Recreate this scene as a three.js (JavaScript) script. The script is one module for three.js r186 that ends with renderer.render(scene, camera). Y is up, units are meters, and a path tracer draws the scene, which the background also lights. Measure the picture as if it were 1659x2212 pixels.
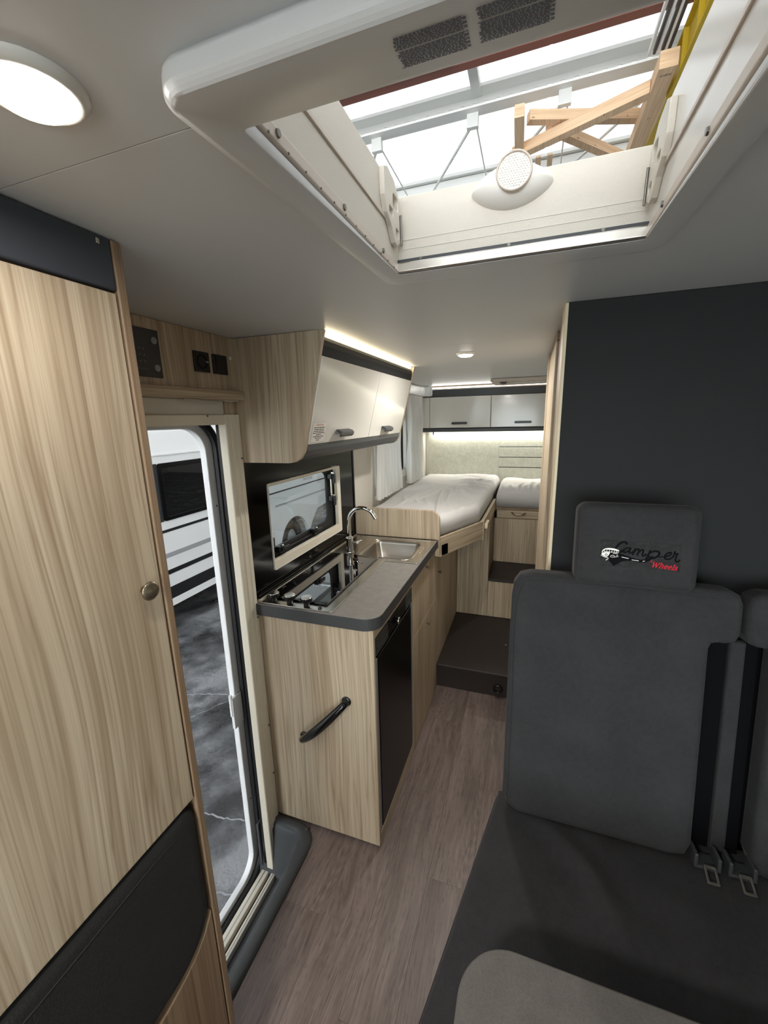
import * as THREE from 'three';
import { RoundedBoxGeometry } from 'three/addons/geometries/RoundedBoxGeometry.js';
import { mergeGeometries, mergeVertices, toCreasedNormals } from 'three/addons/utils/BufferGeometryUtils.js';
import { RectAreaLightUniformsLib } from 'three/addons/lights/RectAreaLightUniformsLib.js';
import { createNoise2D } from 'simplex-noise';

// ---------------------------------------------------------------- camera, sky, exposure
const scene = new THREE.Scene();
const camera = new THREE.PerspectiveCamera(102.625, 1659 / 2212, 0.01, 100);
const EYE = 1.58;
{ // axes of the lens read from the vanishing points of the photograph
  const right = new THREE.Vector3(0.94361196, -0.02371493, -0.33020309);
  const up = new THREE.Vector3(-0.05141933, 0.97482735, -0.2169509);
  const back = new THREE.Vector3(0.32703598, 0.22169629, 0.91863933);
  camera.matrixAutoUpdate = true;
  camera.quaternion.setFromRotationMatrix(new THREE.Matrix4().makeBasis(right, up, back));
  camera.position.set(0, EYE, 0);
}
scene.background = new THREE.Color(0.93, 0.97, 1.0);   // overcast sky above the glazed hall roof
scene.backgroundIntensity = 8.5;
RectAreaLightUniformsLib.init();
const renderer = new THREE.WebGLRenderer();
renderer.toneMapping = THREE.LinearToneMapping;
renderer.toneMappingExposure = 1.38;
renderer.shadowMap.enabled = true;
const LAMP = { dome: 150, front: 130, spot: 600, kitchen: 9, rearTop: 14, rearUnder: 40 };

// ---------------------------------------------------------------- helpers
let seed = 7;
const rnd = () => { seed = (seed * 1664525 + 1013904223) >>> 0; return seed / 4294967296; };
const noise = createNoise2D(rnd);
const V = (x, y, z) => new THREE.Vector3(x, y, z);
const taken = {};
function numbered(n) { const k = taken[n] = (taken[n] ?? -1) + 1; return k ? `${n}_${String(k).padStart(3, '0')}` : n; }
function thing(name, label, category, [x, y, z] = [0, 0, 0], group) {
  const o = new THREE.Group(); o.name = numbered(name); scene.add(o); o.position.set(x, y, z);
  o.userData = { label, category, off: [x, y, z] }; if (group) o.userData.group = group; return o;
}
function setting(name, label, category) {
  const o = new THREE.Group(); o.name = numbered(name); scene.add(o);
  o.userData = { label, category, kind: 'structure', off: [0, 0, 0] }; return o;
}
function offOf(p) { while (p && p !== scene) { if (p.userData.off) return p.userData.off; p = p.parent; } return [0, 0, 0]; }
// uv in metres: v runs along the grain
function metreUV(g, grain, du, dv, tile) {
  const p = g.attributes.position, n = g.attributes.normal, uv = new Float32Array(p.count * 2);
  for (let i = 0; i < p.count; i++) {
    const x = p.getX(i), y = p.getY(i), z = p.getZ(i), ax = Math.abs(n.getX(i)), ay = Math.abs(n.getY(i)), az = Math.abs(n.getZ(i));
    let u, v;
    if (grain === 'y') { if (ax >= ay && ax >= az) { u = z; v = y; } else if (az >= ay) { u = x; v = y; } else { u = x; v = z; } }
    else if (grain === 'z') { if (ax >= ay && ax >= az) { u = y; v = z; } else if (ay >= az) { u = x; v = z; } else { u = y; v = x; } }
    else { if (ay >= ax && ay >= az) { u = z; v = x; } else if (az >= ax) { u = y; v = x; } else { u = y; v = z; } }
    uv[2 * i] = (u + du) / tile[0]; uv[2 * i + 1] = (v + dv) / tile[1];
  }
  g.setAttribute('uv', new THREE.BufferAttribute(uv, 2));
}
function prep(g) { const q = g.index ? g.toNonIndexed() : g; for (const k of Object.keys(q.attributes)) if (!['position', 'normal', 'uv'].includes(k)) q.deleteAttribute(k); if (!q.attributes.uv) q.setAttribute('uv', new THREE.BufferAttribute(new Float32Array(q.attributes.position.count * 2), 2)); return q; }
const join = (list) => mergeGeometries(list.map(prep), false);
function add(name, geo, mat, parent = scene, o = {}) {
  let g = Array.isArray(geo) ? join(geo) : prep(geo);
  if (!o.ownUV) metreUV(g, o.grain || 'y', o.du || 0, o.dv || 0, mat.userData.tile || [1, 1]);
  const [ox, oy, oz] = offOf(parent); g.translate(-ox, -oy, -oz);
  const m = new THREE.Mesh(g, mat); m.name = parent === scene ? numbered(name) : name;
  m.castShadow = m.receiveShadow = true; parent.add(m);
  if (o.label) m.userData.label = o.label;
  return m;
}
function solo(name, geo, mat, label, category, o = {}) { const m = add(name, geo, mat, scene, o); Object.assign(m.userData, { label, category }); if (o.group) m.userData.group = o.group; if (o.kind) m.userData.kind = o.kind; return m; }
function box(x0, x1, y0, y1, z0, z1, r = 0.002, seg = 2) {
  const w = Math.abs(x1 - x0), h = Math.abs(y1 - y0), d = Math.abs(z1 - z0), rr = Math.min(r, 0.49 * Math.min(w, h, d));
  const g = r ? new RoundedBoxGeometry(w, h, d, seg, rr) : new THREE.BoxGeometry(w, h, d);
  return g.translate((x0 + x1) / 2, (y0 + y1) / 2, (z0 + z1) / 2);
}
function bar(a, b, w, h, r = 0) { // box of section w x h from point a to point b
  const L = a.distanceTo(b), g = r ? new RoundedBoxGeometry(w, h, L, 2, r) : new THREE.BoxGeometry(w, h, L);
  const m = new THREE.Matrix4().lookAt(b, a, Math.abs(b.clone().sub(a).normalize().y) > 0.99 ? V(0, 0, 1) : V(0, 1, 0));
  return g.applyMatrix4(m).translate((a.x + b.x) / 2, (a.y + b.y) / 2, (a.z + b.z) / 2);
}
function cyl(a, b, r0, r1 = r0, n = 20) { // from a (radius r0) to b (radius r1)
  const d = b.clone().sub(a), g = new THREE.CylinderGeometry(r1, r0, d.length(), n);
  return g.applyQuaternion(new THREE.Quaternion().setFromUnitVectors(V(0, 1, 0), d.normalize())).translate((a.x + b.x) / 2, (a.y + b.y) / 2, (a.z + b.z) / 2);
}
function lathe(pts, at, axis = V(0, 1, 0), n = 28) { return new THREE.LatheGeometry(pts.map(([r, h]) => new THREE.Vector2(r, h)), n).applyQuaternion(new THREE.Quaternion().setFromUnitVectors(V(0, 1, 0), axis)).translate(at.x, at.y, at.z); }
function tube(pts, r, n = 40, k = 10, closed = false) { return new THREE.TubeGeometry(new THREE.CatmullRomCurve3(pts, closed, 'centripetal'), n, r, k, closed); }
// outlines
function rr2(a0, a1, b0, b1, r, n = 6) { // rounded rectangle, counter-clockwise
  const out = [], rs = Array.isArray(r) ? r : [r, r, r, r];
  [[a1, b0, -90, 0], [a1, b1, 0, 1], [a0, b1, 90, 2], [a0, b0, 180, 3]].forEach(([a, b, s, i]) => {
    const q = rs[i], ca = i < 2 ? a - q : a + q, cb = (i === 1 || i === 2) ? b - q : b + q;
    for (let k = 0; k <= (q > 0 ? n : 0); k++) { const t = (s + 90 * k / n) * Math.PI / 180; out.push([ca + q * Math.cos(t), cb + q * Math.sin(t)]); }
  });
  return out;
}
function shapeOf(pts, holes = []) { const s = new THREE.Shape(pts.map(([a, b]) => new THREE.Vector2(a, b))); for (const h of holes) s.holes.push(new THREE.Path(h.map(([a, b]) => new THREE.Vector2(a, b)))); return s; }
function ex(shape, c0, c1, bevel, n = 2) {
  const d = Math.abs(c1 - c0), b = Math.min(bevel || 0, d * 0.49);
  const g = new THREE.ExtrudeGeometry(shape, { depth: d - 2 * b, bevelEnabled: b > 0, bevelThickness: b, bevelSize: b, bevelOffset: -b, bevelSegments: n, curveSegments: 8 });
  return g.translate(0, 0, Math.min(c0, c1) + b);
}
function permute(g, f) { // (a, b, c) -> world by an odd permutation: the winding is turned round too
  g = prep(g); for (const k of ['position', 'normal']) { const A = g.attributes[k]; for (let i = 0; i < A.count; i++) A.setXYZ(i, ...f(A.getX(i), A.getY(i), A.getZ(i))); }
  for (const k of Object.keys(g.attributes)) { const A = g.attributes[k], s = A.itemSize, q = A.array; for (let t = 0; t < A.count; t += 3) for (let j = 0; j < s; j++) { const a = (t + 1) * s + j, b = (t + 2) * s + j, w = q[a]; q[a] = q[b]; q[b] = w; } }
  return g;
}
const exXY = (pts, z0, z1, bevel = 0.001, holes, n) => ex(shapeOf(pts, holes), z0, z1, bevel, n);
const exZY = (pts, x0, x1, bevel = 0.001, holes, n) => permute(ex(shapeOf(pts, holes), x0, x1, bevel, n), (a, b, c) => [c, b, a]);
const exXZ = (pts, y0, y1, bevel = 0.001, holes, n) => permute(ex(shapeOf(pts, holes), y0, y1, bevel, n), (a, b, c) => [a, c, b]);
function loft(sections, { cap0 = false, cap1 = false, closed = true, crease = 0.7 } = {}) {
  const n = sections[0].length, pos = [], idx = [];
  sections.forEach((s) => s.forEach((p) => pos.push(p.x, p.y, p.z)));
  for (let j = 0; j < sections.length - 1; j++) for (let i = 0; i < (closed ? n : n - 1); i++) { const a = j * n + i, b = j * n + (i + 1) % n, c = a + n, d = b + n; idx.push(a, b, d, a, d, c); }
  const cap = (j, flip) => { const c = sections[j].reduce((s, p) => s.add(p), V(0, 0, 0)).multiplyScalar(1 / n), k = pos.length / 3; pos.push(c.x, c.y, c.z); for (let i = 0; i < n; i++) { const a = j * n + i, b = j * n + (i + 1) % n; flip ? idx.push(b, a, k) : idx.push(a, b, k); } };
  if (cap0) cap(0, true); if (cap1) cap(sections.length - 1, false);
  const g = new THREE.BufferGeometry(); g.setAttribute('position', new THREE.Float32BufferAttribute(pos, 3)); g.setIndex(idx); g.computeVertexNormals();
  return crease ? toCreasedNormals(g, crease) : g;
}
function quad(bl, br, tr, tl) { // flat print, seen from the side where it runs counter-clockwise
  const g = new THREE.BufferGeometry(), P = [bl, br, tr, bl, tr, tl];
  g.setAttribute('position', new THREE.Float32BufferAttribute(P.flatMap((p) => [p.x, p.y, p.z]), 3));
  g.setAttribute('uv', new THREE.Float32BufferAttribute([0, 0, 1, 0, 1, 1, 0, 0, 1, 1, 0, 1], 2)); g.computeVertexNormals(); return g;
}
function grid(nu, nv, f) { // smooth surface of (u, v) in 0..1
  const pos = [], idx = [], uv = [];
  for (let j = 0; j <= nv; j++) for (let i = 0; i <= nu; i++) { const p = f(i / nu, j / nv); pos.push(p[0], p[1], p[2]); uv.push(i / nu, j / nv); }
  for (let j = 0; j < nv; j++) for (let i = 0; i < nu; i++) { const a = j * (nu + 1) + i, b = a + 1, c = a + nu + 1, d = c + 1; idx.push(a, b, d, a, d, c); }
  const g = new THREE.BufferGeometry(); g.setAttribute('position', new THREE.Float32BufferAttribute(pos, 3)); g.setAttribute('uv', new THREE.Float32BufferAttribute(uv, 2)); g.setIndex(idx); g.computeVertexNormals(); return g;
}
// a cushion: rounded height field over x0(z)..x1(z), z0..z1 with side walls down to yb
function cushion({ x0, x1, z0, z1, yt, yb, r, nx = 60, nz = 60, disp = () => 0 }) {
  const ease = (t) => t < 0.5 ? 0.5 * Math.pow(2 * t, 1.6) : 1 - 0.5 * Math.pow(2 - 2 * t, 1.6), N = nx + 1;
  const pos = [], idx = [];
  const top = (u, v) => {
    const z = z0 + (z1 - z0) * ease(v), a = x0(z), b = x1(z), x = a + (b - a) * ease(u), dx = Math.min(x - a, b - x), dz = Math.min(Math.abs(z - z0), Math.abs(z1 - z));
    const q = Math.hypot(Math.max(r - dx, 0), Math.max(r - dz, 0)), e = Math.max(r - q, 0), y = yt - r + Math.sqrt(Math.max(r * r - (r - e) * (r - e), 0));
    return [x, y + disp(x, z, Math.min(1, Math.min(dx, dz) / r)), z];
  };
  for (let j = 0; j <= nz; j++) for (let i = 0; i <= nx; i++) pos.push(...top(i / nx, j / nz));
  for (let j = 0; j < nz; j++) for (let i = 0; i < nx; i++) { const a = j * N + i, b = a + 1, c = a + N, d = c + 1; idx.push(a, b, d, a, d, c); }
  const loop = []; for (let i = 0; i < nx; i++) loop.push(i); for (let j = 0; j < nz; j++) loop.push(j * N + nx); for (let i = nx; i > 0; i--) loop.push(nz * N + i); for (let j = nz; j > 0; j--) loop.push(j * N);
  const s = pos.length / 3; loop.forEach((k) => pos.push(pos[3 * k], yb, pos[3 * k + 2]));
  loop.forEach((k, i) => { const j = (i + 1) % loop.length; idx.push(k, s + i, s + j, k, s + j, loop[j]); });
  const c = pos.length / 3; pos.push((x0(z0) + x1(z0)) / 2, yb, (z0 + z1) / 2); loop.forEach((k, i) => idx.push(s + i, c, s + (i + 1) % loop.length));
  if (z1 > z0) for (let t = 0; t < idx.length; t += 3) { const w = idx[t + 1]; idx[t + 1] = idx[t + 2]; idx[t + 2] = w; }
  const g = new THREE.BufferGeometry(); g.setAttribute('position', new THREE.Float32BufferAttribute(pos, 3)); g.setIndex(idx); g.computeVertexNormals(); return g;
}
// ---------------------------------------------------------------- procedural textures
function periodic(n, m) { // value noise on an n x m lattice that repeats
  const q = new Float32Array(n * m).map(rnd);
  return (u, v) => { u = ((u % 1) + 1) % 1 * n; v = ((v % 1) + 1) % 1 * m; const i = Math.floor(u), j = Math.floor(v), f = u - i, g = v - j, s = f * f * (3 - 2 * f), t = g * g * (3 - 2 * g), i1 = (i + 1) % n, j1 = (j + 1) % m; return (q[j * n + i] * (1 - s) + q[j * n + i1] * s) * (1 - t) + (q[j1 * n + i] * (1 - s) + q[j1 * n + i1] * s) * t; };
}
function texture(w, h, f, srgb = true) {
  const d = new Uint8Array(w * h * 4);
  for (let j = 0; j < h; j++) for (let i = 0; i < w; i++) { const c = f(i / w, j / h), k = 4 * (j * w + i); d[k] = Math.max(0, Math.min(255, c[0])); d[k + 1] = Math.max(0, Math.min(255, c[1])); d[k + 2] = Math.max(0, Math.min(255, c[2])); d[k + 3] = 255; }
  const t = new THREE.DataTexture(d, w, h); t.magFilter = THREE.LinearFilter; t.wrapS = t.wrapT = THREE.RepeatWrapping; if (srgb) t.colorSpace = THREE.SRGBColorSpace; t.needsUpdate = true; return t;
}
const mix = (a, b, t) => a.map((v, i) => v + (b[i] - v) * t), clamp = (t) => Math.max(0, Math.min(1, t));
const oak = (() => { // pale striped laminate, grain along v
  const line = periodic(61, 2), line2 = periodic(97, 3), warp = periodic(3, 4), wide = periodic(13, 2), mid = periodic(47, 3), fine = periodic(170, 5), hair = periodic(420, 14), patch = periodic(5, 3);
  return texture(1024, 1024, (u, v) => {
    const a = u + 0.03 * (warp(u, v) - 0.5);
    let t = 0.42 * wide(a, v) + 0.3 * mid(a, v) + 0.2 * fine(a, v) + 0.16 * (patch(a, v) - 0.3);
    const dark = Math.pow(clamp((mid(a + 0.37, v * 1) - 0.6) * 2.8), 1.4) * 0.4 + Math.pow(clamp((fine(a + 0.11, v) - 0.62) * 3.0), 1.4) * 0.5;
    const thin = 0.5 * Math.pow(1 - Math.abs(2 * line(a, v) - 1), 9) + 0.4 * Math.pow(1 - Math.abs(2 * line2(a + 0.5, v) - 1), 10);
    const c = mix(mix([177, 159, 134], [216, 202, 179], clamp(t * 1.5 - 0.25)), [138, 117, 93], clamp(thin));
    return mix(mix(c, [134, 112, 88], clamp(dark)), [146, 125, 100], 0.32 * hair(a, v));
  });
})();
const plankTex = (() => { // brown grey vinyl print with long open grain and cathedral figures
  const wide = periodic(6, 2), mid = periodic(34, 6), fine = periodic(150, 22), hair = periodic(400, 60), warp = periodic(4, 5), tone = periodic(3, 3);
  return texture(1024, 1024, (u, v) => {
    const w = warp(u, v) - 0.5, a = u + 0.06 * w, d = Math.abs(((u * 4 + 0.5 * w) % 1) - 0.5);
    const ring = Math.sin((v * 26 + d * d * 60 + 3 * w) * 6.283) * clamp(1 - d * 3.2) * clamp(warp(u + 0.3, v + 0.2) * 2.4 - 1.1);
    const t = 0.4 * wide(a, v) + 0.34 * mid(a, v) + 0.25 * fine(a, v) + 0.09 * ring;
    const pore = Math.pow(clamp((hair(a, v) - 0.62) * 2.8), 1.3) * 0.5 + Math.pow(clamp((fine(a + 0.4, v) - 0.64) * 3), 1.4) * 0.4;
    return mix(mix([98, 84, 79], [143, 128, 121], clamp(t * 1.5 - 0.3)), [72, 60, 57], clamp(pore)).map((x) => x + 8 * (tone(u, v) - 0.5));
  });
})();
const concreteTex = (() => {
  const a = periodic(7, 7), b = periodic(23, 23), c = periodic(90, 90), s = periodic(30, 5);
  return texture(1024, 1024, (u, v) => { const t = 0.45 * a(u, v) + 0.3 * b(u, v) + 0.15 * c(u, v) + 0.25 * s(u + 0.3 * v, v); return mix([42, 43, 45], [136, 137, 140], clamp(t * 1.7 - 0.5)); });
})();
const concreteRough = (() => { const a = periodic(9, 9), b = periodic(40, 40), c = periodic(160, 160); return texture(1024, 1024, (u, v) => { const t = clamp(0.55 * a(u, v) + 0.3 * b(u, v) + 0.3 * c(u, v) - 0.2); return [0, 34 + 120 * t, 0]; }, false); })();
const concreteBump = (() => { const a = periodic(40, 40), b = periodic(130, 130), c = periodic(300, 300); return texture(1024, 1024, (u, v) => { const t = 255 * (0.4 * a(u, v) + 0.35 * b(u, v) + 0.25 * c(u, v)); return [t, t, t]; }, false); })();
const weave = (() => { const a = periodic(256, 256), b = periodic(128, 128), c = periodic(16, 16); return texture(512, 512, (u, v) => { const t = 205 + 50 * (0.5 * a(u, v) + 0.3 * b(u, v) + 0.3 * c(u, v) - 0.5); return [t, t, t]; }); })();
const velour = (() => { const a = periodic(200, 200), b = periodic(40, 40), c = periodic(6, 6); return texture(512, 512, (u, v) => { const t = 214 + 60 * (0.35 * a(u, v) + 0.3 * b(u, v) + 0.45 * c(u, v) - 0.55); return [t, t, t]; }); })();
const felt = (() => { const a = periodic(150, 150), b = periodic(60, 60), c = periodic(20, 20); return texture(512, 512, (u, v) => { const t = 0.45 * a(u, v) + 0.35 * b(u, v) + 0.25 * c(u, v); return mix([192, 192, 178], [216, 216, 202], clamp(t * 1.6 - 0.35)); }); })();
const pine = (() => { const a = periodic(30, 4), b = periodic(120, 8), k = periodic(7, 16); return texture(512, 512, (u, v) => { const t = 0.6 * a(u, v) + 0.4 * b(u, v), kn = Math.pow(clamp((k(u, v) - 0.86) * 7), 1.5); return mix(mix([200, 166, 130], [234, 204, 170], t), [110, 66, 40], kn); }); })();
const grainBump = (() => { const a = periodic(256, 256), b = periodic(100, 100); return texture(512, 512, (u, v) => { const t = 255 * (0.6 * a(u, v) + 0.4 * b(u, v)); return [t, t, t]; }, false); })();
const brushed = (() => { const a = periodic(6, 300), b = periodic(20, 500); return texture(256, 1024, (u, v) => { const t = 60 + 70 * (0.6 * a(u, v) + 0.4 * b(u, v)); return [0, t, 0]; }, false); })();

// ---------------------------------------------------------------- materials
function mat(name, color, rough, o = {}) {
  const { tile, phys, ...rest } = o, P = phys || rest.clearcoat || rest.transmission || rest.sheen ? THREE.MeshPhysicalMaterial : THREE.MeshStandardMaterial;
  const m = new P({ color, roughness: rough, ...rest }); m.name = name; m.userData.tile = tile || [1, 1]; return m;
}
const M = {
  wood: mat('pale striped laminate', 0xffffff, 0.5, { map: oak, tile: [0.62, 1.5] }),
  woodEdge: mat('laminate edge band', 0xd9c9ab, 0.5, {}),
  woodDark: mat('brown striped laminate', 0xbfb0a4, 0.5, { map: oak, tile: [0.5, 1.5] }),
  plank: mat('brown grey vinyl plank', 0xffffff, 0.42, { map: plankTex, bumpMap: grainBump, bumpScale: 0.0003, tile: [0.7, 1.4] }),
  plankB: mat('brown grey vinyl plank, cooler', 0xf0eeee, 0.42, { map: plankTex, bumpMap: grainBump, bumpScale: 0.0003, tile: [0.7, 1.4] }),
  plankC: mat('brown grey vinyl plank, paler', 0xffffff, 0.4, { map: plankTex, bumpMap: grainBump, bumpScale: 0.0003, tile: [0.62, 1.2] }),
  sub: mat('subfloor', 0x2c2624, 0.8),
  ceiling: mat('grey white ceiling laminate', 0xd3d4d5, 0.4),
  wall: mat('off white wall lining', 0xd8d3c8, 0.6),
  white: mat('white plastic', 0xe6e3dc, 0.38),
  cream: mat('cream lacquered profile', 0xe4dcca, 0.42),
  alu: mat('white lacquered aluminium', 0xe8e9ea, 0.4),
  greyMetal: mat('grey aluminium', 0x9a9da0, 0.42, { metalness: 0.5 }),
  gloss: mat('white gloss door', 0xdcd9d2, 0.2, { clearcoat: 0.5, clearcoatRoughness: 0.1 }),
  navy: mat('anthracite laminate', 0x292a2b, 0.7, { phys: true, specularIntensity: 0.35, bumpMap: grainBump, bumpScale: 0.00012, tile: [0.15, 0.15] }),
  band: mat('blue black laminate', 0x373b42, 0.5),
  anth: mat('anthracite satin profile', 0x3b3d3f, 0.42),
  black: mat('black plastic', 0x0f1011, 0.28),
  handle: mat('polished black plastic', 0x0b0b0c, 0.14),
  rubber: mat('black rubber', 0x17181a, 0.55),
  blackGloss: mat('black gloss panel', 0x050505, 0.1, { phys: true, specularIntensity: 0.45 }),
  glassLid: mat('black hob glass', 0x040405, 0.03, { clearcoat: 1, clearcoatRoughness: 0.02 }),
  fridge: mat('black fridge door', 0x040404, 0.3, { phys: true, specularIntensity: 0.4 }),
  steel: mat('brushed steel', 0xd0ccc4, 0.24, { metalness: 1 }),
  steelBowl: mat('satin steel', 0xbab5ad, 0.3, { metalness: 1 }),
  chrome: mat('chrome', 0xe6e6e6, 0.05, { metalness: 1 }),
  knob: mat('bronze knob', 0x8a7f6d, 0.32, { metalness: 0.85 }),
  nickel: mat('nickel', 0xa79b88, 0.3, { metalness: 1 }),
  worktop: mat('grey worktop', 0xa39e98, 0.5, { map: weave, tile: [0.3, 0.3] }),
  worktopEdge: mat('dark grey worktop edge', 0x3f3f40, 0.5),
  table: mat('grey table top', 0x6f6a66, 0.55, { map: weave, tile: [0.3, 0.3] }),
  seat: mat('dark grey velour', 0x353436, 0.95, { map: velour, bumpMap: grainBump, bumpScale: 0.0006, tile: [0.35, 0.35], sheen: 0.4, sheenColor: new THREE.Color(0.3, 0.3, 0.31), sheenRoughness: 0.6 }),
  blackFab: mat('black upholstery', 0x1c1b1a, 0.9, { map: velour, bumpMap: grainBump, bumpScale: 0.0008, tile: [0.25, 0.25] }),
  vinyl: mat('black vinyl', 0x07070a, 0.8, { phys: true, specularIntensity: 0.2 }),
  thread: mat('black thread', 0x232326, 0.9),
  sheet: mat('pale grey bed sheet', 0xdddbda, 0.9, { bumpMap: grainBump, bumpScale: 0.0003, tile: [0.2, 0.2] }),
  curtain: mat('white sheer voile', 0xf2f2f0, 1.0, { transmission: 0.45, side: THREE.DoubleSide }),
  felt: mat('pale grey green felt', 0xffffff, 0.95, { map: felt, tile: [0.5, 0.5] }),
  tray: mat('dark grey moulded plastic', 0x4a4d50, 0.4, { bumpMap: grainBump, bumpScale: 0.0003, tile: [0.08, 0.08] }),
  step: mat('dark brown step covering', 0x3b322e, 0.6, { map: weave, tile: [0.3, 0.3] }),
  hatch: mat('grained ivory plastic', 0xd3ccbf, 0.42, { bumpMap: grainBump, bumpScale: 0.0003, tile: [0.1, 0.1] }),
  hatchGloss: mat('glossy ivory plastic', 0xdcd7cf, 0.12),
  hatchFlange: mat('ivory flange', 0xcfc3b6, 0.4),
  pane: mat('window acrylic', 0xe8ecec, 0.02, { transmission: 1, thickness: 0, ior: 1.45, phys: true }),
  tinted: mat('tinted window', 0x55595c, 0.03, { transmission: 1, thickness: 0, ior: 1.45, phys: true }),
  roofPane: mat('milky roof glazing', 0x9b9b9b, 0.02, { transmission: 1, thickness: 0, ior: 1.1, phys: true }),
  screw: mat('screw', 0x77746e, 0.35, { metalness: 0.9 }),
  concrete: mat('wet dark concrete', 0xffffff, 1, { map: concreteTex, roughnessMap: concreteRough, bumpMap: concreteBump, bumpScale: 0.004, tile: [2.2, 2.2] }),
  chalk: mat('pale floor crack', 0x9a9ca0, 0.8),
  hallWall: mat('pale hall cladding', 0xdad9d4, 0.8),
  hallSteel: mat('white painted steel', 0xd5d6d2, 0.5),
  redSteel: mat('red brown painted steel', 0x7c4a3e, 0.5),
  yellow: mat('yellow painted steel', 0xb79a1e, 0.5),
  pipe: mat('galvanised pipe', 0xb4b7bd, 0.3, { metalness: 0.8 }),
  pine: mat('pine timber', 0xffffff, 0.75, { map: pine, tile: [0.35, 1.2] }),
  vanWhite: mat('white van paint', 0xf2f3f3, 0.18, { clearcoat: 0.6, clearcoatRoughness: 0.05 }),
  vanGrey: mat('grey stripe', 0xa2a4a6, 0.3),
  vanBlack: mat('black stripe', 0x121315, 0.35),
  vanDark: mat('dark grey panel', 0x2c2f33, 0.4),
  tyre: mat('tyre rubber', 0x18181a, 0.85),
  lampGlow: mat('warm lamp glow', 0xffffff, 0.5, { emissive: new THREE.Color(1, 0.96, 0.89), emissiveIntensity: 6 }),
  stripWarm: mat('warm light strip', 0xffffff, 0.5, { emissive: new THREE.Color(1, 0.86, 0.55), emissiveIntensity: 5 }),
  stripCool: mat('neutral light strip', 0xffffff, 0.5, { emissive: new THREE.Color(1, 0.98, 0.9), emissiveIntensity: 3 }),
  button: mat('grey button', 0x8d8f92, 0.45),
};
function print(name, w, h, draw, rough = 0.6) { // flat lettering on its own thin sheet
  const c = document.createElement('canvas'); c.width = w; c.height = h; const x = c.getContext('2d'); draw(x, w, h);
  const t = new THREE.CanvasTexture(c); t.colorSpace = THREE.SRGBColorSpace; t.magFilter = THREE.LinearFilter;
  const m = new THREE.MeshPhysicalMaterial({ map: t, roughness: rough, transparent: true, specularIntensity: 0.15 }); m.name = name; m.userData.tile = [1, 1]; return m;
}
function rectLight(name, w, h, at, to, color, k) {
  const l = new THREE.RectAreaLight(color, k, w, h); l.name = name; l.position.copy(at); l.lookAt(to); scene.add(l); return l;
}

// ================================================================ the room of the camper
const XL = -0.92, XR = 1.15, YC = 1.836, ZR = -3.8, ZF = 1.6;
{ // floor: printed vinyl planks over a slab that leaves out the step well
  const f = setting('floor', 'brown grey vinyl plank floor of the camper aisle', 'floor');
  const out = [[-0.96, -3.84], [1.19, -3.84], [1.19, 1.64], [-0.96, 1.64], [-0.96, -0.51], [-0.73, -0.51], [-0.73, -1.128], [-0.96, -1.128]];
  add('subfloor', exXZ(out, -0.06, -0.004, 0), M.sub, f);
  const kinds = [M.plank, M.plankB, M.plankC]; let n = 0;
  for (let i = 0, x = -0.705; x < 1.149; i++, x += 0.148) {
    const xe = Math.min(x + 0.148, 1.15); let z = -2.2, first = true;
    const cut = [0.31, 0.72, 0.12, 0.9, 0.5, 1.05, 0.22][i % 7];
    while (z < 1.599) {
      const ze = Math.min(z + (first ? (i === 0 ? 1.32 : cut + 0.2) : 1.2), 1.6); first = false;
      add('floor_plank', box(x + 0.0003, xe - 0.0003, -0.004, 0, z + 0.0003, ze - 0.0003, 0), kinds[n % 3], f, { grain: 'z', du: 0.37 * n, dv: 0.61 * n }); n++; z = ze;
    }
  }
  add('floor_plank', box(-0.92, -0.7053, -0.004, 0, -2.2, -1.13, 0), M.plank, f, { grain: 'z' });
  add('floor_plank', box(-0.744, -0.7053, -0.004, 0, -1.1295, -1.04, 0), M.plank, f, { grain: 'z' });
  add('floor_plank', box(-0.92, -0.7053, -0.004, 0, -0.5, 1.6, 0), M.plank, f, { grain: 'z' });
}
{ // ceiling: panels with fine seams, left open for the hatch
  const c = setting('ceiling', 'grey white laminate ceiling lining with fine seams', 'ceiling'), e = 0.0006;
  add('ceiling_panel', exXZ([[-0.92, -0.352 + e], [-0.266, -0.352 + e], [-0.266, -0.33], [0.176, -0.33], [0.176, -0.352 + e], [1.15, -0.352 + e], [1.15, 1.6], [-0.92, 1.6]], YC, YC + 0.02, 0.0003), M.ceiling, c, { grain: 'z' });
  add('ceiling_panel', exXZ([[-0.92, -1.58 + e], [1.15, -1.58 + e], [1.15, -0.352 - e], [0.17, -0.352 - e], [0.17, -0.81], [-0.262, -0.81], [-0.262, -0.352 - e], [-0.92, -0.352 - e]], YC, YC + 0.02, 0.0003), M.ceiling, c, { grain: 'z' });
  add('ceiling_panel', box(-0.92, 1.15, YC, YC + 0.02, -3.8, -1.58 - e, 0.0003), M.ceiling, c, { grain: 'z' });
  add('roof_skin', exXZ([[-0.96, -3.84], [1.19, -3.84], [1.19, 1.64], [-0.96, 1.64]], YC + 0.021, YC + 0.05, 0, [rr2(-0.262, 0.17, -0.81, -0.33, 0.01)]), M.alu, c);
}
{ // side wall with the doorway and two windows
  const w = setting('wall_left', 'off white side wall with the entry door opening', 'wall');
  add('wall_lining', exZY([[-3.84, -0.32], [1.64, -0.32], [1.64, 1.856], [-3.84, 1.856]], -0.96, XL, 0, [rr2(-1.13, -0.44, -0.27, 1.6, 0.02), rr2(-1.89, -1.25, 1.005, 1.37, 0.02), rr2(-3.12, -2.44, 1.16, 1.62, 0.04)]), M.wall, w);
}
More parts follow.
